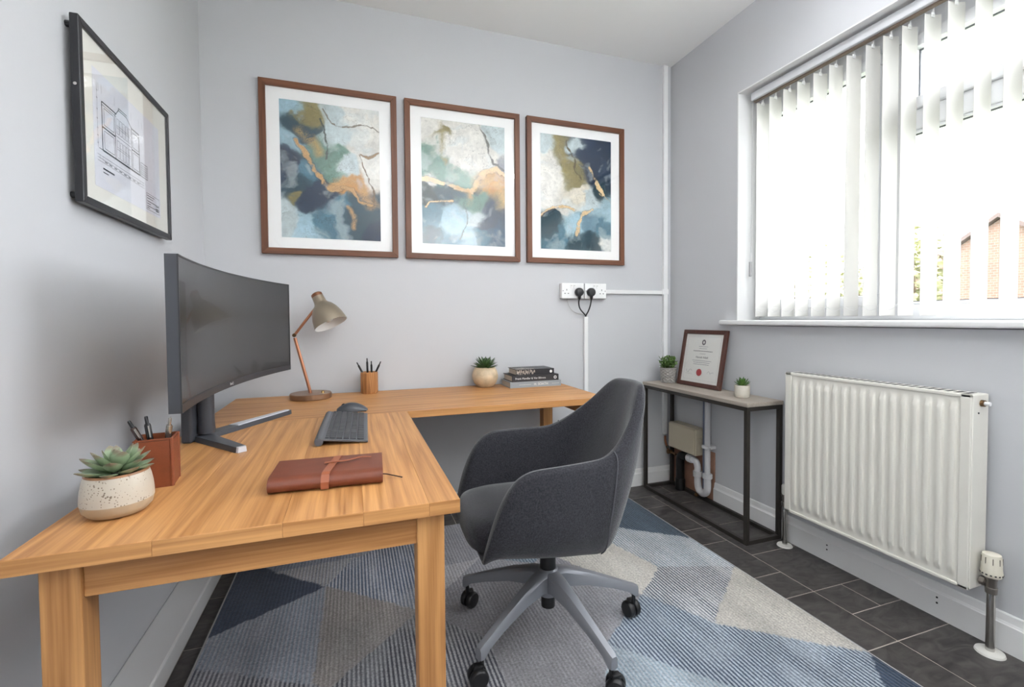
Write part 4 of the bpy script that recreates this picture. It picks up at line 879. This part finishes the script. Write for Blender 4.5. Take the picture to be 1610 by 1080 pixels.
bm = NB(); rb = random.Random(5)
for k in range(26):
    x = -a+.004+k*.0042; h1 = rb.uniform(.4, 1)*(h_-.006)*(1 if k < 16 else .75); z0 = rb.uniform(.002, h_-h1-.002); bx(bm, (x, -b-.0004, z0), (x+rb.uniform(.0012, .0034), -b, z0+h1))
    bx(bm, (x, -b+.002+rb.uniform(0, .02), h_), (x+rb.uniform(.001, .003), -b+rb.uniform(.03, .12)*(1-k/40), h_+.0003))
obj('jacket_pattern', bm, mat('jacket_cream', (206, 194, 182), .5), t)

# ------------------------------------------------------------------ sockets, plugs, conduits
def socket(x, label, sw):
    t = thing('wall_socket', (x, YB, 1.266), label, 'socket', group='twin sockets on the back wall')
    obj('back_box', B((-.074, -.028, -.046), (.074, 0, .046), .002), mPLAS, t); obj('face_plate', B((-.0745, -.036, -.0465), (.0745, -.028, .0465), .003), mPLAS, t)
    for k, cx in enumerate((-.042, .042)):
        for dx_, dz_, wx, wz in ((0, .006, .0044, .010), (-.011, -.016, .008, .0048), (.011, -.016, .008, .0048)): obj('pin_slot', B((cx+dx_-wx/2, -.0364, dz_-wz/2), (cx+dx_+wx/2, -.0355, dz_+wz/2)), mGREYP, t)
        sx_ = sw+(.010 if k else -.010); r_ = NB(); box(r_, (sx_, -.0365, .026), (.013, .004, .021), .0015); rk = obj('rocker_switch', r_, mPLAS, t)
        obj('switch_mark', B((sx_-.005, -.0389, .030), (sx_+.005, -.0384, .033)), mat('switch_line', (170, 168, 160), .6), rk)
    for cx in (-.066, .066): obj('screw', lathe(NB(), [(0, 0), (.0032, 0), (.0032, .0006), (0, .0006)], 10, frame_mtx((cx, -.0361, 0), (0, -1, 0))), mat('screw_grey', (130, 130, 130), .4, .5), t)
    return t
socket(1.275, 'left of two white twin wall sockets above the desk end', .0); socket(1.431, 'right of two white twin wall sockets, joined to horizontal conduit', .0)
JP = Vector((1.374, YB-.012, 1.112))
def plug(x, pts, label):
    t = thing('power_plug', (x, YB-.036, 1.256), label, 'plug', group='black plugs in the wall sockets'); bm = NB()
    lathe(bm, [(0, 0), (.026, 0), (.027, .004), (.026, .020), (.022, .027), (.012, .030), (0, .030)], 24, frame_mtx((0, 0, .002), (0, -1, 0))); bm.transform(Matrix.Diagonal((1.0, 1, 1.0, 1)))
    obj('plug_body', bm, mBLACK, t, smooth=True); obj('strain_relief', tube(NB(), [(0, -.013, -.018), (0, -.013, -.032), (0, -.012, -.044)], [.011, .009, .0055], 12), mBLACK, t, smooth=True)
    o_ = Vector(t.location); obj('flex', tube(NB(), spline([(0, -.012, -.038)]+[Vector(p)-o_ for p in pts]+[JP-o_, JP-o_-Vector((0, -.004, .03))], 7), .0042, 10), mBLACK, t, smooth=True)
plug(1.312, [(1.309, YB-.046, 1.19), (1.322, YB-.04, 1.155)], 'left black plug with curved flex entering the conduit'); plug(1.394, [(1.389, YB-.045, 1.18), (1.381, YB-.035, 1.145)], 'right black plug with straight flex above the conduit')
tag(obj('thin_cable', tube(NB(), spline([(1.243, YB-.020, 1.222), (1.246, YB-.02, 1.20), (1.268, YB-.016, 1.158), (1.31, YB-.012, 1.132), (1.352, YB-.010, 1.124), (1.369, YB-.008, 1.105)], 6), .0016, 8), mat('cable_grey', (176, 174, 172), .5), smooth=True), 'thin pale cable hanging below the left wall socket', 'cable')
def trunk(name, lo, hi, label):
    t = thing(name, lo, label, 'conduit'); o_ = Vector(lo); bm = NB(); bx(bm, lo, hi, .002); bm.transform(Matrix.Translation(-o_)); obj('trunking', bm, mPLAS, t)
    return t
trunk('cable_conduit', (1.362, YB-.018, .03), (1.388, YB-.0005, 1.108), 'vertical white conduit dropping from the plugs behind the desk')
trunk('cable_conduit', (1.506, YB-.018, 1.252), (1.945, YB-.0005, 1.276), 'short horizontal white conduit from sockets to the corner')
c3 = trunk('cable_conduit', (1.945, YB-.022, .325), (1.975, YB-.0005, H-.006), 'tall white conduit running up the right corner')
obj('tee_cover', B((-.012, -.003, 1.268-.325-.016), (.034, .012, 1.268-.325+.018), .002), mPLAS, c3)

# ------------------------------------------------------------------ console table
mSTEEL = mat('dark_bronze_steel', (62, 58, 54), .45, .4); ash = wood('grey_ash', (140, 130, 120), (172, 163, 152), 1, 1.2, .6, .3)
con = thing('console_table', (1.884, 2.15, 0), 'narrow console table with grey wood top and open metal frame', 'console table')
cx0, cx1, cy0, cy1, cz = 1.772-1.884, 1.996-1.884, 1.722-2.15, 2.556-2.15, .688; tq = .020
obj('table_top', B((cx0-.004, cy0-.004, cz-.020), (cx1+.0, cy1+.004, cz), .002), ash, con)
zt2 = cz-.020
for x in (cx0, cx1-tq):
    for y in (cy0, cy1-tq): obj('leg', B((x, y, 0), (x+tq, y+tq, zt2), .001), mSTEEL, con)
for z in (0, zt2-tq):
    for x in (cx0, cx1-tq): obj('rail', B((x, cy0+tq, z), (x+tq, cy1-tq, z+tq), .001), mSTEEL, con)
    for y in (cy0, cy1-tq): obj('rail', B((cx0+tq, y, z), (cx1-tq, y+tq, z+tq), .001), mSTEEL, con)
CZ = cz
p3 = thing('potted_plant', (1.890, 2.462, CZ), 'leafy green plant in a grey diamond-textured pot on the console', 'plant')
bm = NB(); ng = 88; rings = []
for j in range(41):
    z = .002+.092*j/40; r0 = .0445+.007*min(1, z/.07)
    rings.append([bm.verts.new(((r0-.0045*max(0, (abs(math.sin(PI*(i/ng*11+z*55)))*abs(math.sin(PI*(i/ng*11-z*55))))**.5 if .008 < z < .088 else 0))*math.cos(2*PI*i/ng), (r0-.0045*((abs(math.sin(PI*(i/ng*11+z*55)))*abs(math.sin(PI*(i/ng*11-z*55))))**.5 if .008 < z < .088 else 0))*math.sin(2*PI*i/ng), z)) for i in range(ng)])
for a, b in zip(rings, rings[1:]):
    for i in range(ng): bm.faces.new((a[i], a[(i+1) % ng], b[(i+1) % ng], b[i]))
bm.faces.new(rings[0][::-1]); pt = obj('pot', bm, mat('grey_ceramic', (150, 146, 142), .6), p3); obj('soil', lathe(NB(), [(.0505, .086), (0, .09)], 24), mSOIL, p3)
obj('pot_rim', lathe(NB(), [(.0512, .092), (.0525, .094), (.0505, .096), (.048, .094), (.0475, .086)], 40), MATS['grey_ceramic'], p3, smooth=True)
LM3 = leaf_mesh(.026, .016, .004, leaf_mat('bright_leaf', (70, 98, 44), (106, 136, 74), (96, 124, 68), .026)); rr2 = random.Random(12); stm = mat('plant_stem', (70, 84, 44), .7)
for k in range(38):
    a = rr2.uniform(0, 2*PI); r0 = rr2.uniform(0, .03); top = Vector((math.cos(a)*(r0+rr2.uniform(.005, .038)), math.sin(a)*(r0+rr2.uniform(.005, .038)), .095+rr2.uniform(.02, .068))); base = Vector((math.cos(a)*r0, math.sin(a)*r0, .085))
    s = obj('stem', tube(NB(), [base, base.lerp(top, .5)+Vector((0, 0, .004)), top], .0011, 5), stm, p3)
    for q in range(7):
        f = .3+.7*q/6; o = bpy.data.objects.new('leaf', LM3); link(o, p3); o.location = base.lerp(top, f); o.rotation_euler = (rr2.uniform(.1, 1.2), rr2.uniform(-.4, .4), rr2.uniform(0, 2*PI)); s_ = rr2.uniform(.6, 1.0); o.scale = (s_, s_, s_)
p4 = thing('potted_succulent', (1.888, 1.868, CZ), 'small green aloe-like succulent in a plain cream pot on the console', 'plant')
obj('pot', lathe(NB(), [(0, 0), (.030, 0), (.034, .004), (.0365, .02), (.037, .055), (.0365, .062), (.034, .063), (.033, .058), (0, .058)], 36), mat('cream_ceramic', (206, 200, 188), .45, var=.05, vscale=60), p4, smooth=True)
obj('soil', lathe(NB(), [(.0335, .0585), (0, .0605)], 20), mSOIL, p4)
LM4 = leaf_mesh(.048, .012, .008, leaf_mat('aloe_leaf', (104, 138, 62), (70, 110, 48), (60, 84, 44), .048)); rosette(p4, [(9, 22, .9, .006, 0, 0), (8, 45, .88, .004, .4, .002), (5, 68, .8, .003, .2, .004)], .060, LM4, 21)
# certificate leaning against the wall
CWd, CHt = .338, .338
ct = thing('framed_certificate', (1.930, 2.232, CZ), 'framed certificate with red seal leaning between the console plants', 'certificate')
ct.rotation_euler = (math.radians(-10.5), 0, math.radians(-90+3))
mahog = wood('dark_mahogany', (58, 32, 26), (88, 52, 42), 2, 1.5, .35, .3)
bm0 = mitred(CWd, CHt, .024, .018, (mahog, mahog), ct)
obj('backing_board', B((-CWd/2+.01, -.004, .01), (CWd/2-.01, .0, CHt-.01)), mat('board_brown', (100, 80, 60), .8), ct)
obj('paper', B((-CWd/2+.018, -.0095, .018), (CWd/2-.018, -.0085, CHt-.018)), mat('certificate_paper', (222, 221, 216), .7), ct)
TX = lambda x, z: Matrix.Translation((x, -.0100, z)) @ Matrix.Rotation(PI/2, 4, 'X')
bm = NB()
for lo, hi in [((-.128, -.0100, .040), (.128, -.0096, .0412)), ((-.128, -.0100, .297), (.128, -.0096, .2982)), ((-.128, -.0100, .040), (-.1268, -.0096, .2982)), ((.1268, -.0100, .040), (.128, -.0096, .2982))]: bx(bm, lo, hi)
obj('border_line', bm, mat('faint_line', (190, 190, 188), .8), ct)
obj('crest', lathe(NB(), [(.007, 0), (.0145, 0), (.0145, .0006), (.007, .0006)], 24, Matrix.Translation((0, -.0096, .265)) @ Matrix.Rotation(PI/2, 4, 'X') @ Matrix.Diagonal((1, 1.15, 1, 1))), mat('crest_ink', (92, 84, 88), .7), ct)
text_obj('lettering', 'Hannah Aldell', .017, TX(0, .175), mINK, ct, depth=.0001)
rw = random.Random(8)
for z, hw_, hh_, mm_ in [(.240, .034, .0022, mINKL), (.228, .030, .0022, mINKL), (.212, .074, .0032, mINK), (.196, .022, .002, mINKL), (.155, .072, .0026, mINKL), (.144, .062, .0026, mINKL), (.133, .060, .0026, mINKL)]:
    bm = NB(); x = -hw_
    while x < hw_:
        l = min(rw.uniform(.006, .018), hw_-x+.002); bx(bm, (x, -.0100, z-hh_/2), (x+l, -.0096, z+hh_/2)); x += l+.0022
    obj('text_line', bm, mm_, ct)
obj('red_seal', lathe(NB(), [(0, 0), (.020, 0), (.021, .0008), (.019, .0016), (0, .0016)], 28, Matrix.Translation((-.006, -.0096, .085)) @ Matrix.Rotation(PI/2, 4, 'X')), mat('seal_red', (176, 54, 56), .5), ct, smooth=True)
for x0, sg in ((-.085, 1), (.08, -1)):
    rs = random.Random(int(x0*1000)+200); obj('signature', tube(NB(), spline([(x0-.025+.006*k, -.0099, .088+rs.uniform(-.010, .012)) for k in range(9)], 4), .0006, 5), mINKL, ct)
obj('signature_line', B((-.115, -.0100, .072), (-.06, -.0097, .0728)), mINKL, ct)
obj('glass', B((-CWd/2+.021, -.0135, .021), (CWd/2-.021, -.0120, CHt-.021)), mGL, ct)

# ------------------------------------------------------------------ pipework under the console
mPIPE = mat('waste_pipe_white', (214, 214, 216), .35); mPIPEB = mat('waste_pipe_black', (26, 25, 25), .4)
jb = thing('junction_box', (XR-.045, 2.39, .345), 'beige plastic junction box on the wall under the console', 'junction box')
jm = mat('beige_plastic', (196, 186, 164), .45)
obj('box_body', B((-.03, -.124, -.082), (.044, .124, .082), .008, 3), jm, jb); obj('box_lid', B((-.038, -.120, -.078), (-.028, .120, .078), .006, 2), jm, jb)
obj('clip', B((-.004, -.130, -.006), (.016, -.120, .030), .003), jm, jb); obj('clip_line', B((.004, -.1308, -.004), (.0055, -.1298, .028)), mat('clip_dark_beige', (150, 142, 124), .6), jb)  # line on the clip is a darker beige than the box
bp_ = tag(obj('access_panel', B((XR-.006, 2.185, .0), (XR-.001, YB-.017, .30), .001), mat('bare_plaster', (168, 128, 108), .85, var=.16, vscale=14)), 'bare pinkish plaster patch behind the pipes under the console', 'plaster patch')
wp = thing('waste_pipe', (XR-.045, 2.20, .0), 'white plastic waste trap and riser pipe under the console', 'pipe')
def wpp(name, pts, r, m=mPIPE, n=8, spl=True): return obj(name, tube(NB(), spline(pts, n) if spl else pts, r, 18), m, wp, smooth=True)
wpp('riser', [(0, 0, .12), (0, 0, .668)], .0165, spl=False)
wpp('trap_bend', [(0, 0, .15), (0, 0, .09), (0, .012, .06), (0, .04, .047), (0, .068, .058), (0, .080, .09), (0, .082, .16)], .0205)
wpp('trap_elbow', [(0, .082, .155), (0, .083, .19), (0, .092, .215), (0, .115, .228), (0, .15, .226)], .0195)
for c_, d_, r_, l_ in [((0, 0, .150), (0, 0, 1), .027, .026), ((0, .082, .135), (0, 0, 1), .026, .034), ((0, .128, .228), (0, 1, 0), .026, .036)]:
    obj('collar_nut', lathe(NB(), [(0, 0), (r_, 0), (r_+.001, .003), (r_+.001, l_-.003), (r_, l_), (0, l_)], 12, frame_mtx(c_, d_)), mPIPE, wp)
obj('pipe_clip', B((-.022, -.026, .325), (.04, .026, .345), .004), mPIPE, wp); obj('pipe_clip', B((-.006, -.034, .328), (.006, .034, .342), .003), mPIPE, wp)
bk = thing('waste_pipe', (XR-.045, 2.39, 0), 'black elbow pipe below the beige junction box', 'pipe')
obj('elbow', tube(NB(), spline([(0, -.012, .228), (0, .02, .228), (0, .042, .218), (0, .050, .19), (0, .050, .12), (0, .050, .012)], 7), .026, 18), mPIPEB, bk, smooth=True); obj('collar', lathe(NB(), [(0, 0), (.031, 0), (.031, .06), (.028, .07), (0, .07)], 18, Matrix.Translation((0, .05, .004))), mPIPEB, bk, smooth=True)
gp = thing('blue_grey_pipe', (XR-.022, 2.252, 0), 'slim blue-grey pipe running behind the white riser', 'pipe'); obj('tube', tube(NB(), [(0, 0, .07), (0, 0, .668)], .010, 14), mat('pipe_blue_grey', (122, 130, 152), .4), gp, smooth=True)
sc = thing('stopcock', (XR-.05, 2.535, .22), 'small brass valve on a copper pipe below the corner conduit', 'valve')
obj('body', lathe(NB(), [(0, -.02), (.010, -.02), (.013, -.012), (.013, .012), (.010, .02), (0, .02)], 14, frame_mtx((0, 0, 0), (0, 1, 0))), mBRASSY, sc, smooth=True); obj('copper_tail', tube(NB(), spline([(-.005, .043, .095), (-.005, .042, .06), (.0, .03, .02), (0, .018, .004)], 6), .007, 10), mCOP, sc, smooth=True)
obj('tail_nut', lathe(NB(), [(0, 0), (.010, 0), (.010, .02), (0, .02)], 6, frame_mtx((0, .022, .012), (0, .4, 1))), mCHROME, sc); obj('handle', lathe(NB(), [(0, 0), (.014, 0), (.015, .006), (.006, .009), (0, .009)], 8, frame_mtx((-.012, 0, 0), (-1, 0, 0))), mBRASSY, sc); obj('outlet', tube(NB(), [(0, -.018, 0), (0, -.06, -.004)], .007, 10), mBRASSY, sc)
obj('drain_tap', lathe(NB(), [(0, 0), (.011, 0), (.012, .02), (.007, .026), (0, .026)], 10, frame_mtx((0, .075, .03), (-1, 0, -.2))), mBRASSY, wp)

# ------------------------------------------------------------------ radiator
mRAD = mat('radiator_white', (226, 223, 214), .35)
RX, RYa, RYb, RZa, RZb = 1.896, .937, 1.622, .197, .842
rad = thing('radiator', (XR-.05, (RYa+RYb)/2, RZa), 'white panel radiator with vertical flutes below the window', 'radiator')
RO = Vector(rad.location)
def rb_(name, lo, hi, bev=.002, m=mRAD, par=None):
    bm = B(lo, hi, bev); bm.transform(Matrix.Translation(-RO)); return obj(name, bm, m, par or rad)
nF = 17; y0, y1 = RYa+.030, RYb-.030; pitch = (y1-y0)/nF; ny_, nz_ = nF*10+1, 46; bm = NB(); gr = []
for i in range(ny_):
    y = y0+(y1-y0)*i/(ny_-1); u = ((y-y0)/pitch) % 1.0; prof_ = 0.5-.5*math.cos(2*PI*u); prof_ = min(1, max(0, (prof_-.25)/.5)); prof_ = prof_*prof_*(3-2*prof_); col = []
    for j in range(nz_):
        t = j/(nz_-1); tz = .5-.5*math.cos(PI*t) if False else t; e = min(tz, 1-tz)*(RZb-RZa-.02)
        k = min(1, max(0, (e-.022)/.022)); k = k*k*(3-2*k); col.append(bm.verts.new((RX+.002-.009*prof_*k, y, RZa+.010+(RZb-RZa-.02)*t)))
    gr.append(col)
for i in range(ny_-1):
    for j in range(nz_-1): bm.faces.new((gr[i][j], gr[i+1][j], gr[i+1][j+1], gr[i][j+1]))
bm.transform(Matrix.Translation(-RO)); obj('fluted_panel', bm, mRAD, rad, smooth=True)
for lo, hi in [((RX-.003, RYa, RZa), (RX+.012, y0, RZb)), ((RX-.003, y1, RZa), (RX+.012, RYb, RZb)), ((RX-.003, RYa, RZa), (RX+.012, RYb, RZa+.012)), ((RX-.003, RYa, RZb-.012), (RX+.012, RYb, RZb))]: rb_('panel_edge', lo, hi, .003)
rb_('side_panel', (RX+.004, RYa-.003, RZa+.004), (XR-.032, RYa+.002, RZb-.002)); rb_('side_panel', (RX+.004, RYb-.002, RZa+.004), (XR-.032, RYb+.003, RZb-.002))
rb_('back_panel', (XR-.040, RYa, RZa+.01), (XR-.030, RYb, RZb-.01))
tg = rb_('top_grille', (RX+.008, RYa, RZb-.006), (XR-.034, RYb, RZb-.001), .001)
for k in range(24): rb_('grille_slot', (RX+.022, RYa+.02+k*.0275, RZb-.0012), (XR-.046, RYa+.034+k*.0275, RZb-.0006), 0, mGREYP, tg)
for y in (RYa+.12, RYb-.12): rb_('wall_bracket', (XR-.036, y-.015, RZa+.05), (XR-.001, y+.015, RZb-.05), .002)
def rl(name, pts, r, m, par=rad, n=14, sm=True):
    bm = tube(NB(), pts, r, n); bm.transform(Matrix.Translation(-RO)); return obj(name, bm, m, par, smooth=sm)
rl('vent_plug', [(RX+.045, RYa-.002, RZb-.030), (RX+.045, RYa-.012, RZb-.030)], .011, mBRASSY, n=12); rl('bleed_valve', [(RX+.045, RYa-.010, RZb-.030), (RX+.045, RYa-.026, RZb-.030)], .0065, mPLAS, n=12)
rl('side_rivet', [(RX+.03, RYa-.0025, RZb-.062), (RX+.03, RYa-.0045, RZb-.062)], .003, mGREYP)
def valve(y, ys, trv):
    x = 1.948; zc = RZa+.035 if trv else RZa+.03
    t = thing('radiator_valve', (x, y, 0), 'thermostatic valve with cream ribbed head at the radiator right end' if trv else 'lockshield valve with small white cap between console and radiator', 'valve')
    obj('floor_collar', lathe(NB(), [(0, 0), (.038 if trv else .034, 0), (.036 if trv else .031, .006), (.014, .009), (0, .009)], 28), mat('white_collar', (216, 214, 208), .3), t, smooth=True)
    obj('pipe', tube(NB(), [(0, 0, .006), (0, 0, zc-.012)], .0115, 16), mCHROME, t, smooth=True)
    zt_ = zc-.004; obj('valve_body', lathe(NB(), [(0, -.03), (.015, -.03), (.016, -.012), (.013, -.01), (.014, .012), (.016, .016), (.016, .026), (0, .026)], 16, Matrix.Translation((0, 0, zt_))), mat('nickel', (150, 144, 138), .28, .9), t, smooth=True)
    obj('union', tube(NB(), [(0, 0, zt_), (0, ys*.02, zt_), (0, ys*(.030), zt_)], .009, 14), MATS['nickel'], t, smooth=True)
    obj('union_nut', lathe(NB(), [(0, 0), (.015, 0), (.015, .014), (0, .014)], 6, frame_mtx((0, ys*.014, zt_), (0, ys, 0))), MATS['nickel'], t)
    if trv:
        cm = mat('valve_cream', (218, 212, 196), .4); h = obj('thermostat_head', lathe(NB(), [(0, .026), (.024, .026), (.0275, .032), (.0275, .040), (.026, .05), (.0245, .090), (.0225, .098), (.012, .101), (0, .101)], 36, Matrix.Translation((0, 0, zt_))), cm, t, smooth=True)
        for k in range(16):
            a = 2*PI*k/16; c = Vector((math.cos(a), math.sin(a), 0)); obj('vent_slot', box(NB(), (0, 0, 0), (.0015, .005, .004), 0, 1, Matrix.Translation(c*.0275+Vector((0, 0, zt_+.036))) @ Matrix.Rotation(a, 4, 'Z')), mGREYP, h)
        for k in range(9):
            a = 2*PI*k/9+.2; c = Vector((math.cos(a), math.sin(a), 0)); obj('grip_rib', box(NB(), (0, 0, 0), (.0014, .0022, .020), 0, 1, Matrix.Translation(c*.0251+Vector((0, 0, zt_+.080))) @ Matrix.Rotation(a, 4, 'Z')), mat('rib_taupe', (120, 114, 102), .6), h)  # ribs coloured darker than the cream head
    else: obj('cap', lathe(NB(), [(0, .026), (.013, .026), (.0155, .032), (.0155, .066), (.013, .072), (0, .073)], 20, Matrix.Translation((0, 0, zt_))), mat('valve_white', (216, 214, 208), .35), t, smooth=True)
valve(.903, 1, True); valve(1.664, -1, False)

# ------------------------------------------------------------------ unseen ceiling downlights added as fill light
mLENS = bpy.data.materials.new('fill_downlight_lens'); mLENS.use_nodes = True; mLENS.node_tree.nodes['Principled BSDF'].inputs['Emission Color'].default_value = (1, .97, .93, 1); mLENS.node_tree.nodes['Principled BSDF'].inputs['Emission Strength'].default_value = 6
for (x, y, en), lab in zip([(.395, 1.25, 2), (1.46, 1.25, 7), (.505, .15, 2), (1.80, .15, 6)], ('downlight over the desk edge', 'downlight over the rug by the radiator', 'downlight in front of the added glazed door', 'downlight beside the near end of the window')):
    t = thing('fill_downlight', (x, y, H), 'added small white recessed fill '+lab, 'downlight', group='added ceiling fill lights')
    obj('trim_ring', lathe(NB(), [(.030, -.001), (.045, -.001), (.046, -.004), (.042, -.007), (.032, -.006), (.030, -.001)], 28), mTRIM, t, smooth=True); obj('lens', lathe(NB(), [(0, -.003), (.030, -.003), (.030, -.001), (0, -.001)], 24), mLENS, t)
    sl = bpy.data.lights.new('fill_downlight_beam', 'SPOT'); sl.energy = en; sl.spot_size = math.radians(170); sl.spot_blend = .6; sl.shadow_soft_size = .05; sl.color = (.96, .98, 1)
    so = bpy.data.objects.new('fill_downlight_beam', sl); link(so, t); so.location = (0, 0, -.02)

# floor lamp added behind the camera to bounce fill light off the ceiling
fl_ = thing('fill_uplighter', (1.10, -.33, 0), 'slim grey floor lamp added unseen behind the camera as ceiling fill', 'lamp')
obj('base', lathe(NB(), [(0, 0), (.13, 0), (.13, .012), (.02, .022), (0, .022)], 32), mSTEEL, fl_, smooth=True); obj('pole', tube(NB(), [(0, 0, .02), (0, 0, 1.62)], .012, 14), mSTEEL, fl_, smooth=True)
obj('bowl', lathe(NB(), [(.02, 1.60), (.08, 1.63), (.14, 1.68), (.17, 1.74), (.166, 1.74), (.135, 1.685), (.08, 1.64), (.0, 1.625)], 36), mSTEEL, fl_, smooth=True)
ul = bpy.data.lights.new('fill_uplight_beam', 'SPOT'); ul.energy = 105; ul.spot_size = math.radians(150); ul.spot_blend = .6; ul.shadow_soft_size = .08; ul.color = (.95, .975, 1)
uo = bpy.data.objects.new('fill_uplight_beam', ul); link(uo, fl_); uo.location = (0, 0, 1.72); uo.rotation_euler = (PI, 0, 0)

# ------------------------------------------------------------------ outside the window
struct(obj('ground', B((XO+.1, -14, -.5), (40, 30, -.3)), mat('lawn', (100, 108, 80), .95, var=.25, vscale=3)))
def brick():
    m = bpy.data.materials.new('red_brick'); m.use_nodes = True; N = m.node_tree.nodes; L = m.node_tree.links; b = N.new('ShaderNodeTexBrick'); tc = N.new('ShaderNodeTexCoord'); mp = N.new('ShaderNodeMapping')
    mp.inputs['Rotation'].default_value = (math.radians(90), 0, math.radians(90)); b.inputs['Scale'].default_value = 4.4; b.inputs['Color1'].default_value = (*lin((124, 98, 84)), 1); b.inputs['Color2'].default_value = (*lin((108, 88, 76)), 1); b.inputs['Mortar'].default_value = (*lin((128, 122, 114)), 1)
    s = N.new('ShaderNodeSeparateXYZ'); c = N.new('ShaderNodeCombineXYZ'); L.new(tc.outputs['Object'], s.inputs[0]); L.new(s.outputs[1], c.inputs[0]); L.new(s.outputs[2], c.inputs[1]); L.new(c.outputs[0], b.inputs['Vector']); L.new(b.outputs[0], N['Principled BSDF'].inputs['Base Color']); N['Principled BSDF'].inputs['Roughness'].default_value = .9; return m
hs_ = thing('house', (14, 6.45, -.3), 'brick house with a pointed gable seen faintly through the blind', 'house')
gw, ez, rz2 = 2.2, 2.10, 3.60
bm = NB(); prism(bm, [(-gw, 0), (gw, 0), (gw, ez), (0, rz2), (-gw, ez)], 0, 6, Matrix(((0, 0, 1, 0), (1, 0, 0, 0), (0, 1, 0, 0), (0, 0, 0, 1)))); obj('wall', bm, brick(), hs_)
mROOF = mat('roof_tile', (96, 84, 80), .9)
for sg in (-1, 1):
    bm = NB(); q = [(-.15, sg*(gw+.25), ez-.17), (-.15, 0, rz2+.02), (6.1, 0, rz2+.02), (6.1, sg*(gw+.25), ez-.17)]; lo = [bm.verts.new(p) for p in q]; hi = [bm.verts.new(Vector(p)+Vector((0, 0, .10))) for p in q]
    for i in range(4): bm.faces.new((lo[i], lo[(i+1) % 4], hi[(i+1) % 4], hi[i]))
    bm.faces.new(lo); bm.faces.new(hi); obj('roof_slope', bm, mROOF, hs_)
mLV = mat('tree_leaf', (136, 136, 100), .8, var=.35, vscale=1.5); mTK = mat('tree_bark', (92, 76, 60), .9)
def tree(x, y, zc, rx, rz, n, seed, label):
    t = thing('tree', (x, y, -.3), label, 'tree', group='trees outside the window'); rg = random.Random(seed); bm = NB()
    for k in range(n):
        a = rg.uniform(0, 2*PI); cz_ = rg.uniform(-1, 1); rr = rg.random()**.4; s = math.sqrt(1-cz_*cz_); c = Vector((rx*rr*s*math.cos(a), rx*rr*s*math.sin(a), zc+.3+rz*rr*cz_)); R_ = Matrix.Rotation(rg.uniform(0, 6), 3, 'Z') @ Matrix.Rotation(rg.uniform(0, 3), 3, 'X'); q = rg.uniform(.04, .09)
        bm.faces.new([bm.verts.new(c+R_ @ Vector(p)*q) for p in ((-.5, 0, 0), (0, -.6, .1), (1.1, 0, 0), (0, .6, .1))])
    f = obj('foliage', bm, mLV, t); f['kind'] = 'stuff'
    obj('trunk', tube(NB(), [(0, 0, 0), (.05, 0, zc*.5), (0, .05, zc+.3)], [.11, .08, .03], 8), mTK, t)
    for k in range(5): a = k*1.3+seed; obj('branch', tube(NB(), [(.02, 0, zc*.6), (rx*.6*math.cos(a), rx*.6*math.sin(a), zc+.3+rz*.3)], [.04, .012], 6), mTK, t)
tree(8.2, 4.78, 1.75, .52, .85, 900, 1, 'slim leafy tree outside beside the brick gable'); tree(9.6, 6.0, 1.3, .9, 1.1, 1400, 2, 'wider bushy tree outside, left of the slim one'); tree(10.5, 8.1, 1.5, 1.2, 1.3, 1700, 3, 'leafy tree outside behind the far blind slats')
